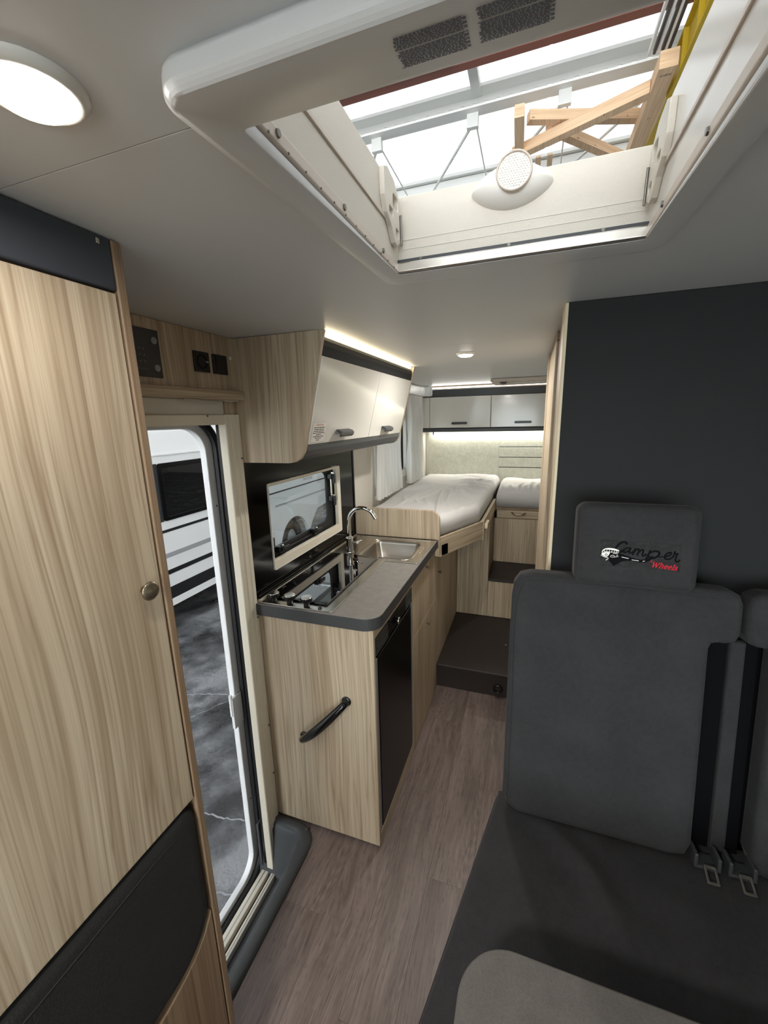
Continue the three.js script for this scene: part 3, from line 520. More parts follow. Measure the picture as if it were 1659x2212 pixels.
{ // arched tap
  const y = WT + 0.0052, x = -0.797, z = -1.735, t = thing('kitchen_tap', 'chrome arched kitchen tap by the sink', 'tap', [x, y, z]);
  add('base', lathe([[0, 0], [0.02, 0], [0.02, 0.005], [0.0165, 0.008], [0.0165, 0.07], [0.018, 0.072], [0.018, 0.076], [0.012, 0.08], [0, 0.08]], V(x, y, z)), M.chrome, t);
  const pts = [V(x, y + 0.06, z), V(x, y + 0.11, z), V(x, y + 0.145, z)]; for (let i = 0; i <= 8; i++) { const a = Math.PI * (1 - i / 8 * 0.86); pts.push(V(x + 0.068 + 0.068 * Math.cos(a), y + 0.155 + 0.068 * Math.sin(a), z - 0.006 * i / 8)); }
  add('spout', tube(pts, 0.0092, 60, 14), M.chrome, t);
  const e = pts[pts.length - 1], e0 = pts[pts.length - 2], dir = e.clone().sub(e0).normalize();
  add('nozzle', cyl(e.clone().addScaledVector(dir, -0.004), e.clone().addScaledVector(dir, 0.012), 0.0102, 0.0102), M.steelBowl, t);
  add('lever', [cyl(V(x + 0.01, y + 0.048, z - 0.002), V(x + 0.036, y + 0.052, z - 0.004), 0.0095, 0.008), cyl(V(x + 0.036, y + 0.052, z - 0.004), V(x + 0.062, y + 0.064, z - 0.006), 0.005, 0.004)], M.chrome, t);
}
{ // built-in fridge
  const f = thing('fridge', 'black built in fridge under the kitchen worktop', 'fridge', [-0.68, 0.06, -1.385]);
  add('body', box(XL + 0.02, KX - 0.02, 0.06, 0.86, -1.606, -1.166, 0), M.black, f);
  add('door', box(KX - 0.018, KX + 0.0, 0.064, 0.784, -1.592, -1.178, 0.003), M.fridge, f, { label: 'black fridge door' });
  for (const z of [-1.6075, -1.1645]) add('side_trim', box(KX - 0.02, KX - 0.001, 0.06, 0.784, z - 0.0085, z + 0.0085, 0.002), M.greyMetal, f, { label: 'grey metal trim' });
  const c = add('control_strip', box(KX - 0.018, KX - 0.004, 0.789, 0.864, -1.6165, -1.156, 0.002), M.black, f);
  for (const [z0, z1] of [[-1.285, -1.162], [-1.61, -1.52]]) for (let i = 0; i < 6; i++) add('vent_slat', box(KX - 0.006, KX, 0.796 + i * 0.011, 0.803 + i * 0.011, z0, z1, 0.001), M.anth, c);
  add('dial', lathe([[0, 0], [0.013, 0], [0.0125, 0.016], [0.011, 0.018], [0, 0.0185]], V(KX - 0.004, 0.822, -1.378), V(1, 0, 0), 24), M.black, c);
  add('dial_cap', lathe([[0.0135, 0], [0.0135, 0.003], [0.0115, 0.0042], [0, 0.0045]], V(KX + 0.012, 0.822, -1.378), V(1, 0, 0), 24), M.chrome, c);
}
{ // grab handle on the end panel
  const z = KZ, h = thing('grab_handle', 'black curved grab handle on the kitchen end panel', 'handle', [-0.65, 0.52, z]);
  const a = V(-0.742, 0.425, z), b = V(-0.562, 0.615, z), pts = [];
  for (let i = 0; i <= 10; i++) { const t = i / 10, p = a.clone().lerp(b, t); pts.push(V(p.x, p.y, z + 0.004 + 0.05 * Math.pow(Math.sin(Math.PI * (0.04 + 0.92 * t)), 0.6))); }
  const cv = new THREE.CatmullRomCurve3([V(a.x, a.y, z + 0.001), ...pts, V(b.x, b.y, z + 0.001)], false, 'centripetal'), fr = cv.computeFrenetFrames(60), P3 = cv.getSpacedPoints(60);
  add('grip', loft(P3.map((p, i) => { const r = 0.012 + 0.0045 * Math.sin(Math.PI * i / 60); return Array.from({ length: 16 }, (_, k) => { const w = 2 * Math.PI * k / 16; return p.clone().addScaledVector(fr.normals[i], r * Math.cos(w)).addScaledVector(fr.binormals[i], r * Math.sin(w)); }); }), { crease: 0 }), M.handle, h); for (const p of [a, b]) add('foot', lathe([[0, 0], [0.018, 0], [0.018, 0.004], [0.013, 0.008], [0, 0.008]], p, V(0, 0, 1), 22), M.black, h);
}
{ // black splashback with the window in it
  const w = setting('trim_1', 'black gloss splashback behind the kitchen worktop', 'splashback'), hole = rr2(-1.878, -1.262, 1.016, 1.359, 0.012);
  add('splash_panel', exZY([[-2.046, WT + 0.001], [KZ - 0.001, WT + 0.001], [KZ - 0.001, 1.47], [-2.046, 1.47]], -0.919, -0.905, 0.001, [hole]), M.blackGloss, w);
  add('end_strip', box(-0.919, -0.899, WT + 0.001, 1.47, -2.056, -2.047, 0.002), M.black, w);
  add('ledge', box(-0.9045, -0.9005, WT + 0.001, WT + 0.025, -2.03, -1.15, 0.001), M.blackGloss, w);
  const g = setting('window_1', 'kitchen window with cream frame and black acrylic edge', 'window');
  const ring = (n, z0, z1, y0, y1, w0, x0, x1, r, m) => add(n, exZY(rr2(z0, z1, y0, y1, r, 8), x0, x1, 0.002, [rr2(z0 + w0[0], z1 - w0[1], y0 + w0[2], y1 - w0[3], Math.max(r * 0.8, 0.003), 8)]), m, g);
  ring('bead', -1.876, -1.264, 1.018, 1.357, [0.004, 0.004, 0.004, 0.004], -0.909, -0.9, 0.01, M.white);
  ring('cream_frame', -1.872, -1.268, 1.022, 1.353, [0.026, 0.004, 0.034, 0.008], -0.922, -0.902, 0.004, M.cream);
  for (const y of [1.032, 1.044]) add('frame_groove', box(-0.9045, -0.9025, y, y + 0.003, -1.868, -1.272, 0), M.hatchFlange, g);
  add('frame_groove', box(-0.9045, -0.9025, 1.05, 1.345, -1.861, -1.857, 0), M.hatchFlange, g);
  ring('acrylic_edge', -1.875, -1.262, 1.02, 1.358, [0.085, 0.024, 0.072, 0.022], -0.944, -0.934, 0.05, M.rubber);
  add('pane', exZY(rr2(-1.88, -1.26, 1.015, 1.36, 0.05, 8), -0.95, -0.946, 0), M.pane, g);
  const latch = (y, z, v) => { const l = add('latch', [box(-0.934, -0.91, y - 0.014, y + 0.014, z - 0.018, z + 0.018, 0.004), cyl(V(-0.925, y, z), V(-0.902, y, z), 0.012, 0.01, 14), v ? box(-0.91, -0.9, y - 0.036, y + 0.005, z - 0.008, z + 0.008, 0.003) : box(-0.91, -0.9, y - 0.008, y + 0.008, z - 0.042, z + 0.005, 0.003)], M.black, g); add('latch_pin', cyl(V(-0.91, y + 0.015, z - 0.004), V(-0.91, y + 0.015, z + 0.008), 0.0055), M.chrome, l); };
  latch(1.082, -1.34, false); latch(1.082, -1.62, false); latch(1.31, -1.815, true); latch(1.2, -1.815, true);
  add('stay', cyl(V(-0.922, 1.21, -1.815), V(-0.922, 1.295, -1.815), 0.006), M.steel, g, { label: 'bright metal stay' });
  add('stay', cyl(V(-0.93, 1.07, -1.62), V(-0.93, 1.07, -1.34), 0.0045), M.black, g);
}
{ // wooden upstand at the end of the worktop
  const o = [[XL + 0.004, 0.9475], [-0.431, 0.9475], [-0.431, 0.857], [-0.424, 0.857], ...rr2(XL + 0.004, -0.424, 0.9, 1.104, [0, 0.05, 0, 0], 10).filter(([, y]) => y > 0.95)];
  const p = thing('upstand_board', 'pale wood upstand board between sink and bed', 'board', [-0.66, 0.857, -2.064]);
  add('board', exXY(o, -2.075, -2.052, 0.002), M.wood, p, { du: 0.2, dv: 0.35 });
  add('drop_end', box(-0.4505, -0.4315, 0.857, 0.9, -2.075, -2.052, 0.002), M.wood, p);
}

// ================================================================ overhead locker
{
  const c = thing('overhead_locker', 'overhead kitchen locker with pale wood side and white doors', 'locker', [-0.75, 1.45, -1.64]);
  const z0 = -2.15, z1 = KZ, prof = (e = 0) => [[XL + 0.002, YC - 0.001], [-0.576 + e, YC - 0.001], [-0.66 + e, 1.502], [-0.666 + e, 1.483], [-0.679 + e, 1.464], [-0.698 + e, 1.452], [-0.722 + e, 1.448], [XL + 0.002, 1.448]];
  for (const [a, b, m] of [[z1 - 0.016, z1, 0], [z0, z0 + 0.016, 1]]) add('side_panel', exXY(prof(), a, b, 0.002), M.wood, c, { du: 0.4, dv: 0.1 });
  add('carcass', exXY(prof(-0.03), z0 + 0.0165, z1 - 0.0165, 0), M.woodDark, c);
  const P = (t, o) => { const dx = -0.084, dy = -0.334, L = Math.hypot(dx, dy), nx = -dy / L, ny = dx / L; return [-0.576 + dx * t + nx * o, YC - 0.001 + dy * t + ny * o]; }; // along the sloping front
  const slab = (t0, t1, o0, o1) => [P(t0, o0), P(t0, o1), P(t1, o1), P(t1, o0)];
  const zs = [z1 - 0.017, -1.672, z0 + 0.017];
  // anthracite cove with the light strip above the doors
  add('cove', exXY([P(0.045, -0.04), P(0.05, -0.016), P(0.075, -0.007), P(0.12, -0.003), P(0.2, -0.002), P(0.2, -0.028), P(0.1, -0.055)], z0 + 0.017, z1 - 0.017, 0), M.navy, c, { label: 'anthracite cove' });
  add('cove_back', exXY([P(0.0, -0.055), P(0.0, -0.05), P(0.1, -0.05), P(0.1, -0.055)], z0 + 0.017, z1 - 0.017, 0), M.white, c);
  add('light_strip', exXY([P(0.008, -0.049), P(0.008, -0.02), P(0.02, -0.014), P(0.04, -0.018), P(0.043, -0.045)], z0 + 0.02, z1 - 0.02, 0), M.stripWarm, c, { label: 'glowing warm light strip' });
  for (let i = 0; i < 2; i++) {
    const a = zs[i] - 0.002, b = zs[i + 1] + 0.002, d = add('door', exXY(slab(0.205, 0.985, -0.018, 0), b, a, 0.002), M.gloss, c, { label: 'white gloss door' });
    const zc = i ? (a + b) / 2 + 0.03 : (a + b) / 2 + 0.02, pr = [P(0.86, 0.001), P(0.862, 0.016), P(0.875, 0.024), P(0.9, 0.026), P(0.925, 0.02), P(0.93, 0.017), P(0.9, 0.018), P(0.884, 0.014), P(0.88, 0.001)];
    add('handle', exXY(pr, zc - 0.055, zc + 0.055, 0.003), M.anth, d, { label: 'dark metal bow handle' });
    if (!i) { const st = print('warning print', 256, 256, (x, w, h) => { x.fillStyle = 'rgba(228,224,216,1)'; x.fillRect(0, 0, w, h); x.fillStyle = 'rgb(186,60,52)'; x.font = 'bold 26px sans-serif'; x.textAlign = 'center'; x.fillText('ATTENTION', w / 2, 34); x.fillStyle = 'rgb(70,60,62)'; for (let r = 0; r < 8; r++) { const wd = [210, 190, 200, 225, 100, 205, 120, 60][r]; let cx = (w - wd) / 2; const e = cx + wd; while (cx < e) { const l = 8 + 22 * rnd(); x.fillRect(cx, 54 + r * 25, Math.min(l, e - cx), 12); cx += l + 5; } } });
      const q = (t, z) => { const [x, y] = P(t, 0.0006); return V(x, y, z); };
      add('warning_sticker', quad(q(0.965, z1 - 0.03), q(0.965, z1 - 0.118), q(0.79, z1 - 0.118), q(0.79, z1 - 0.03)), st, d, { ownUV: true }); }
  }
  add('bullnose', exXY([P(0.99, -0.003), [-0.664, 1.487], [-0.676, 1.468], [-0.696, 1.455], [-0.722, 1.451], [XL + 0.01, 1.451], [XL + 0.01, 1.475], P(0.99, -0.03)], z0 + 0.017, z1 - 0.017, 0.001), M.anth, c, { label: 'anthracite bottom edge' });
  const [lx, ly] = P(0.024, -0.008);
  rectLight('strip_light', 0.97, 0.018, V(lx, ly, (z0 + z1) / 2), V(lx + 1, ly - 0.35, (z0 + z1) / 2), new THREE.Color(1, 0.84, 0.55), LAMP.kitchen);
}

// ================================================================ sleeping area
{
  const s = thing('lower_step', 'low dark step platform in front of the beds', 'step', [-0.2, 0, -2.5]);
  add('platform', box(-0.4575, 0.045, 0.002, 0.134, -2.844, -2.16, 0.002), M.step, s);
  add('tread', box(-0.4575, 0.045, 0.1345, 0.152, -2.844, -2.148, 0.006), M.step, s);
  add('catch', cyl(V(-0.078, 0.152, -2.45), V(-0.078, 0.17, -2.45), 0.006), M.steel, s);
  add('ring_pull', new THREE.TorusGeometry(0.022, 0.006, 10, 24).translate(-0.1, 0.06, -2.142).rotateY(0), M.black, s);
}
{
  const s = thing('upper_step', 'upper wood step box with dark tread below the rear bed', 'step', [-0.09, 0.15, -3.03]);
  add('riser', box(-0.2325, 0.19, 0.153, 0.428, -3.228, -2.8455, 0.002), M.wood, s, { du: 0.3 });
  add('tread', box(-0.2325, 0.19, 0.4285, 0.445, -3.228, -2.838, 0.005), M.step, s);
}
{ // wood fronts under the beds
  const b = thing('wooden_bed', 'pale wood bed base with cupboard door next to the kitchen', 'bed', [-0.5, 0, -2.6]);
  add('cupboard_front', box(-0.474, -0.458, 0.002, 0.84, -2.843, -2.1025, 0.002), M.wood, b, { du: 0.33 });
  add('knob', lathe([[0, 0], [0.004, 0], [0.004, 0.008], [0.0085, 0.01], [0.0095, 0.013], [0.008, 0.0155], [0, 0.0165]], V(-0.458, 0.715, -2.195), V(1, 0, 0), 20), M.knob, b);
  add('back_front', box(-0.457, -0.2335, 0.153, 0.84, -2.862, -2.8455, 0.002), M.wood, b, { du: 0.1 });
  add('side_front', box(-0.25, -0.2345, 0.153, 0.855, -3.228, -2.864, 0.002), M.woodDark, b, { du: 0.2 });
  // bed boards: slanting board by the upstand, then along the mattress
  const A = [-0.424, -2.08], B = [-0.243, -2.5], C = [-0.225, -3.23];
  const plan = (p, q, w) => { const L = Math.hypot(q[0] - p[0], q[1] - p[1]), nx = -(q[1] - p[1]) / L * -1, nz = -(q[0] - p[0]) / L * 1; return [p, q, [q[0] - w * Math.abs(nx), q[1] - w * nz * 0], [p[0] - w * Math.abs(nx), p[1]]]; };
  const f = add('bed_board', exXZ(plan(A, B, 0.022), 0.845, 0.952, 0.002), M.wood, b, { grain: 'z' });
  add('corner_post', box(-0.262, -0.24, 0.832, 0.955, -2.516, -2.497, 0.003), M.wood, b);
  add('bed_board', exXZ(plan([-0.24, -2.518], C, 0.02), 0.87, 0.955, 0.002), M.wood, b, { grain: 'z' });
  const lt = add('ladder_bracket', box(-0.2425, -0.222, 0.895, 0.925, -2.66, -2.54, 0.003), M.woodEdge, b); add('bracket_slot', box(-0.2225, -0.2205, 0.904, 0.914, -2.63, -2.59, 0.001), M.black, lt);
  add('slat_base', exXZ([[-0.905, -2.102], [-0.465, -2.102], [-0.27, -2.5], [-0.262, -3.78], [-0.905, -3.78]], 0.9, 0.925, 0), M.woodDark, b);
  add('support', box(-0.9, -0.48, 0.002, 0.898, -3.75, -3.72, 0), M.woodDark, b);
  const dv = V(B[0] - A[0], 0, B[1] - A[1]).normalize(), n = V(-dv.z, 0, dv.x), c0 = V(A[0], 0.873, A[1]).addScaledVector(dv, 0.035);
  const so = thing('bed_socket', 'black square socket on the slanting bed board', 'socket', [c0.x, 0.873, c0.z]);
  add('plate', [new RoundedBoxGeometry(0.05, 0.056, 0.008, 2, 0.002), new THREE.TorusGeometry(0.015, 0.002, 8, 24).translate(0, 0, 0.0045)].map((g) => prep(g).applyMatrix4(new THREE.Matrix4().makeBasis(dv.clone().negate(), V(0, 1, 0), n).setPosition(c0.x + n.x * 0.0045, 0.882, c0.z + n.z * 0.0045))), M.black, so);
}
// folds in cloth: rounded ridges along curved lines
function bez(a, b, c, n = 18) { return Array.from({ length: n + 1 }, (_, i) => { const t = i / n, u = 1 - t; return [u * u * a[0] + 2 * u * t * b[0] + t * t * c[0], u * u * a[1] + 2 * u * t * b[1] + t * t * c[1], Math.sin(Math.PI * (0.08 + 0.84 * t))]; }); }
function crease(x, z, line, w) { let best = 0; for (let i = 0; i < line.length - 1; i++) { const [ax, az, ak] = line[i], [bx, bz, bk] = line[i + 1], dx = bx - ax, dz = bz - az, t = clamp(((x - ax) * dx + (z - az) * dz) / (dx * dx + dz * dz)), d = Math.hypot(x - ax - dx * t, z - az - dz * t); if (d < 3 * w) best = Math.max(best, (ak + (bk - ak) * t) * Math.exp(-d * d / (w * w))); } return best; }
const SEATFOLD = bez([0.06, -0.955], [0.2, -0.86], [0.235, -0.72]);
const foldsA = [], foldsB = [];
for (let k = 0; k < 17; k++) { const a = -0.6 + k * 0.22 + 0.12 * rnd(), r0 = 0.05 + 0.12 * rnd(), L = 0.25 + 0.5 * rnd(), cx = -0.6, cz = -3.12, p = (r, t) => [cx + r * Math.cos(t), cz + r * Math.sin(t) * 1.3]; foldsA.push([bez(p(r0, a), p(r0 + L * 0.5, a + 0.18 * (rnd() - 0.5)), p(r0 + L, a + 0.3 * (rnd() - 0.5))), 0.01 + 0.009 * rnd(), 0.01 + 0.013 * rnd()]); }
for (let k = 0; k < 9; k++) { const z = -2.75 - k * 0.11; foldsA.push([bez([-0.26, z], [-0.36, z - 0.03 + 0.06 * rnd()], [-0.5 - 0.1 * rnd(), z - 0.1 + 0.16 * rnd()]), 0.011 + 0.006 * rnd(), 0.009 + 0.009 * rnd()]); }
for (let k = 0; k < 6; k++) { const x = -0.42 - 0.075 * k; foldsA.push([bez([x + 0.1, -2.25 - 0.05 * k], [x + 0.06, -2.4], [x, -2.62 - 0.1 * rnd()]), 0.014, 0.007 + 0.005 * rnd()]); }
for (let k = 0; k < 16; k++) { const x = -0.19 + 0.05 * k + 0.02 * rnd(); foldsB.push([bez([x, -3.238], [x + 0.05 * (rnd() - 0.3), -3.3], [x + 0.12 * (rnd() - 0.4), -3.36 - 0.2 * rnd()]), 0.009 + 0.006 * rnd(), 0.012 + 0.012 * rnd()]); }
const folded = (x, z, list) => list.reduce((s, [l, w, h]) => s + h * crease(x, z, l, w), 0);
{
  const xr = (z) => (z > -2.5 ? -0.452 + (z + 2.085) / (-2.5 + 2.085) * 0.185 : -0.267 + (z + 2.5) / -1.28 * 0.03);
  const m = cushion({ x0: () => -0.9, x1: xr, z0: -2.085, z1: -3.775, yt: 1.06, yb: 0.927, r: 0.045, nx: 130, nz: 230,
    disp: (x, z, e) => 0.008 * noise(x * 2.2, z * 1.7) + 0.016 * clamp((-z - 2.6) / 1.0) + (0.35 + 0.65 * e) * folded(x, z, foldsA) + e * 0.0012 * noise(x * 14, z * 11) });
  solo('mattress', m, M.sheet, 'wrinkled pale grey mattress on the bed behind the sink', 'mattress');
  const m2 = cushion({ x0: () => -0.222, x1: () => 0.75, z0: -3.235, z1: -3.775, yt: 1.05, yb: 0.89, r: 0.06, nx: 170, nz: 90,
    disp: (x, z, e) => 0.008 * noise(x * 3 + 9, z * 3) + folded(x, z, foldsB) + e * 0.0012 * noise(x * 12, z * 14) });
  solo('mattress', m2, M.sheet, 'wrinkled pale grey mattress above the wooden drawer front', 'mattress');
}
{ // drawer front and panel under the second mattress
  const d = thing('bed_drawer_unit', 'wooden front with bow handled drawer under the right mattress', 'drawer unit', [0.25, 0.44, -3.45]);
  add('panel', box(-0.2335, 0.75, 0.447, 0.802, -3.246, -3.2295, 0.002), M.wood, d, { du: 0.15 });
  const f = add('drawer', box(-0.215, 0.14, 0.806, 0.868, -3.246, -3.2295, 0.002), M.wood, d, { grain: 'x' });
  add('handle', tube([V(-0.105, 0.852, -3.229), V(-0.09, 0.846, -3.214), V(-0.054, 0.84, -3.209), V(-0.018, 0.846, -3.214), V(-0.003, 0.852, -3.229)], 0.0055, 30, 10), M.nickel, f, { label: 'grey bow handle' });
  add('rail', box(-0.2335, 0.75, 0.869, 0.8885, -3.78, -3.232, 0.001), M.woodDark, d);
  add('side', box(0.72, 0.75, 0.002, 0.868, -3.78, -3.248, 0), M.woodDark, d);
}
{ // rear lockers over the bed
  const c = thing('rear_locker', 'white gloss wall lockers over the rear beds', 'locker', [0.1, 1.46, -3.64]);
  const zf = -3.5, x0 = -0.905, x1 = 1.14;
  add('carcass', box(x0, x1, 1.5, YC - 0.002, -3.783, zf - 0.022, 0), M.woodDark, c);
  add('cove', [box(-0.83, x1, 1.745, 1.806, zf - 0.02, zf - 0.004, 0.004), box(x0, -0.83, 1.748, 1.758, zf - 0.02, zf - 0.004, 0.002)], M.anth, c, { label: 'anthracite band' });
  add('light_strip', box(-0.83, x1, 1.812, 1.824, zf - 0.03, zf - 0.018, 0.003), M.stripCool, c, { label: 'glowing light strip' });
  const xs = [x0, -0.815, -0.31, 0.2, 0.7, x1];
  for (let i = 0; i < 5; i++) {
    const d = add('door', box(xs[i] + 0.0015, xs[i + 1] - 0.0015, 1.493, 1.743, zf - 0.02, zf, 0.003), M.gloss, c, { label: 'white gloss locker door' });
    if (i) { const hx = (xs[i] + xs[i + 1]) / 2 + (i === 1 ? 0 : -0.005), h = add('handle', exXY(rr2(hx - 0.065, hx + 0.065, 1.52, 1.538, 0.009, 6), zf + 0.001, zf + 0.012, 0.003), M.black, d, { label: 'black slot handle' }); add('slot', exXY(rr2(hx - 0.05, hx + 0.05, 1.5265, 1.532, 0.0027, 4), zf + 0.0118, zf + 0.0125, 0), M.anth, h); }
  }
  add('bottom_edge', box(x0, x1, 1.458, 1.49, -3.782, zf - 0.003, 0.008), M.anth, c, { label: 'anthracite bottom edge' });
  add('under_strip', box(-0.88, x1, 1.452, 1.4575, -3.775, -3.755, 0.001), M.stripCool, c, { label: 'glowing strip under the lockers' });
  add('hook', box(-0.79, -0.78, 1.435, 1.458, -3.53, -3.515, 0.001), M.black, c);
  rectLight('locker_top_light', 1.9, 0.014, V(0.155, 1.82, zf - 0.016), V(0.155, 1.87, zf + 1), new THREE.Color(1, 0.97, 0.88), LAMP.rearTop);
  rectLight('locker_under_light', 1.95, 0.018, V(0.13, 1.4505, -3.765), V(0.13, 0.5, -3.7), new THREE.Color(1, 0.97, 0.86), LAMP.rearUnder);
  const e = [[-0.915, -3.02], [-0.86, -3.02], [-0.86, -3.4], [-0.845, -3.46], [-0.81, -3.49], [-0.79, -3.4965], [-0.915, -3.4965]];
  solo('corner_cornice', exXZ(e, 1.752, YC - 0.0015, 0.012), M.ceiling, 'pale curved cornice between window and rear lockers', 'cornice');
}
{ // bedroom window and its sheer curtains
  const g = setting('window_2', 'side window of the sleeping area behind sheer curtains', 'window');
  add('frame', exZY(rr2(-3.14, -2.42, 1.14, 1.64, 0.03, 8), -0.935, -0.908, 0.003, [rr2(-3.1, -2.46, 1.19, 1.6, 0.02, 8)]), M.white, g);
  add('acrylic_edge', exZY(rr2(-3.13, -2.43, 1.15, 1.63, 0.05, 8), -0.955, -0.94, 0.003, [rr2(-3.07, -2.49, 1.22, 1.57, 0.05, 8)]), M.rubber, g);
  add('pane', exZY(rr2(-3.13, -2.43, 1.15, 1.63, 0.05, 8), -0.963, -0.958, 0), M.pane, g);
  add('latch', box(-0.94, -0.925, 1.2, 1.22, -2.9, -2.86, 0.004), M.black, g);
  const curtain = (za, zb, yb, yt, folds, label, ph) => {
    const c = thing('curtain', label, 'curtain', [-0.885, yb, (za + zb) / 2], 'sheer curtains at the bed window');
    add('cloth', grid(folds * 14, 40, (u, v) => { const a = 2 * Math.PI * folds * u + ph + 0.9 * noise(u * 3 + ph, v * 1.2), amp = 0.018 + 0.008 * (1 - v) + 0.005 * noise(u * 5, v * 2 + ph), pinch = 1 - 0.12 * Math.sin(Math.PI * v); const zc = (za + zb) / 2, z = zc + (za + (zb - za) * u - zc) * pinch + 0.004 * noise(u * 9, v * 3); return [-0.874 + amp * Math.sin(a) + 0.006 * noise(u * 7 + ph, v * 2), yb + (yt - yb) * v, z]; }), M.curtain, c);
    add('hem', grid(folds * 14, 1, (u, v) => { const a = 2 * Math.PI * folds * u + ph + 0.9 * noise(u * 3 + ph, 0), amp = 0.026; return [-0.8735 + amp * Math.sin(a), yb - 0.001 + 0.02 * v, za + (zb - za) * u]; }), M.curtain, c);
    add('heading', box(-0.893, -0.86, yt - 0.004, yt + 0.003, Math.min(za, zb), Math.max(za, zb), 0.001), M.white, c);
  };
  curtain(-2.33, -2.83, 1.09, 1.745, 9, 'white sheer curtain at the kitchen end of the bed window', 0.4);
  curtain(-3.04, -3.45, 1.085, 1.745, 8, 'white sheer curtain between bed window and rear lockers', 1.7);
  solo('curtain_rail', box(-0.9, -0.858, 1.7485, 1.765, -3.015, -2.25, 0.003), M.white, 'white curtain rail over the bed window', 'curtain rail');
}

// ================================================================ bench seat and table
{
  const lean = -0.14, place = (g) => prep(g).rotateX(lean).translate(0, 0.52, -0.925);
  const b = thing('bench_base', 'grey covered bench box under the seat cushions', 'bench', [0.55, 0, -0.8]);
  add('box', box(0.0, XR - 0.002, 0.002, 0.405, -1.115, -0.5, 0.004), M.seat, b);
  const sh = thing('seat_shell', 'black vinyl shell behind the backrests', 'seat shell', [0.55, 0.56, -1.05]);
  add('shell', prep(box(-0.005, XR - 0.01, 0.06, 0.66, -0.093, -0.072, 0.01)).rotateX(lean).translate(0, 0.52, -0.925), M.vinyl, sh);
  const c = thing('seat_cushion', 'wide dark grey velour bench seat cushion', 'cushion', [0.5, 0.41, -0.7]);
  const xl = (z) => -0.036 - 0.19 * (z + 1.0);
  add('cover', cushion({ x0: xl, x1: () => XR - 0.01, z0: -1.02, z1: -0.42, yt: 0.548, yb: 0.408, r: 0.022, nx: 130, nz: 80, disp: (x, z, e) => { const f = crease(x, z, SEATFOLD, 0.028); return 0.008 * noise(x * 2.5, z * 2.5) + e * 0.016 * f + 0.002 * noise(x * 8, z * 8); } }), M.seat, c);
  add('piping', tube([V(xl(-1.0) - 0.0012, 0.524, -1.0), V(xl(-0.8) - 0.0012, 0.523, -0.8), V(xl(-0.6) - 0.0012, 0.523, -0.6), V(xl(-0.44) - 0.0012, 0.523, -0.44)], 0.0016, 40, 6), M.thread, c);
  // first backrest: an outline with a shoulder that reaches over the belt gap
  const r = 0.04, out = [[-0.022, 0.085], [-0.008, 0.056], [0.02, 0.042], [0.36, 0.042], [0.392, 0.05], [0.403, 0.08], [0.4, 0.55], [0.404, 0.562], [0.415, 0.566], [0.43, 0.566], [0.447, 0.572], [0.455, 0.59], [0.455, 0.655], [0.448, 0.676], [0.43, 0.686], [0.3, 0.69], [0.02, 0.685], [-0.006, 0.677], [-0.02, 0.655], [-0.024, 0.62]];
  const bk = (o, label) => { const t = thing('backrest', label, 'backrest', [0.2, 0.52, -1.0]); add('cover', place(exXY(o, -0.07, 0, 0.018, [], 6)), M.seat, t); return t; };
  const b1 = bk(out, 'dark grey velour backrest under the embroidered headrest');
  add('seam', place(tube([V(-0.0085, 0.05, 0.0005), V(-0.0095, 0.3, 0.0008), V(-0.0085, 0.62, 0.0006), V(0.004, 0.66, 0.0004)], 0.0012, 50, 6)), M.thread, b1);
  add('seam', place(tube([V(0.02, 0.668, -0.0005), V(0.2, 0.672, -0.0005), V(0.42, 0.668, -0.0005)], 0.001, 30, 6)), M.thread, b1);
  bk(out.map(([x, y]) => [0.917 - x, y]).reverse(), 'dark grey velour backrest next to the side wall');
  // belt gap: black webbing with grey strip between, anchors below
  const s1 = thing('seat_belt', 'black seat belt webbing along the notched edge of the headrest seat', 'seat belt', [0.43, 0.5, -0.98], 'seat belts in the gap between the backrests');
  add('webbing', place(box(0.408, 0.452, 0.045, 0.562, -0.062, -0.058, 0.001)), M.vinyl, s1);
  const s2 = thing('seat_belt', 'black seat belt webbing between gap strip and wall side backrest', 'seat belt', [0.52, 0.5, -0.98], 'seat belts in the gap between the backrests');
  add('webbing', place(box(0.487, 0.51, 0.045, 0.562, -0.062, -0.058, 0.001)), M.vinyl, s2);
  const st = thing('gap_strip', 'narrow grey fabric strip between the backrests', 'fabric strip', [0.46, 0.5, -0.98]); add('strip', place(box(0.454, 0.485, 0.045, 0.562, -0.07, -0.05, 0.006)), M.seat, st);
  const anchor = (x, label) => {
    const a = thing('seat_anchor', label, 'seat anchor', [x, 0.55, -0.93], 'child seat anchors at the seat fold');
    add('guide', [place(box(x - 0.026, x - 0.018, 0.045, 0.075, -0.03, 0.012, 0.003)), place(box(x + 0.018, x + 0.026, 0.045, 0.075, -0.03, 0.012, 0.003)), place(box(x - 0.026, x + 0.026, 0.042, 0.05, -0.03, 0.012, 0.003))], M.anth, a);
    add('loop', exXY(rr2(x - 0.012, x + 0.012, 0, 0.036, 0.003, 3), 0, 0.004, 0.001, [rr2(x - 0.007, x + 0.007, 0.006, 0.029, 0.001, 2)]).rotateX(-1.15).translate(0, 0.566, -0.885), M.screw, a, { label: 'flat metal loop' });
  };
  anchor(0.43, 'seat anchor with metal loop below the notched backrest'); anchor(0.495, 'seat anchor with metal loop toward the side wall backrest');
  // headrest
  const hr = thing('headrest', 'dark grey headrest with Camper Wheels embroidery', 'headrest', [0.227, 1.19, -1.0]);
  const put = (g) => prep(g).rotateX(lean).translate(0.228, 1.298, -0.972);
  add('cover', put(new RoundedBoxGeometry(0.236, 0.184, 0.075, 6, 0.022).translate(0, 0, -0.0375)), M.seat, hr);
  for (const x of [-0.06, 0.06]) add('post', put(cyl(V(x, -0.0935, -0.055), V(x, -0.08, -0.055), 0.006)), M.steel, hr);
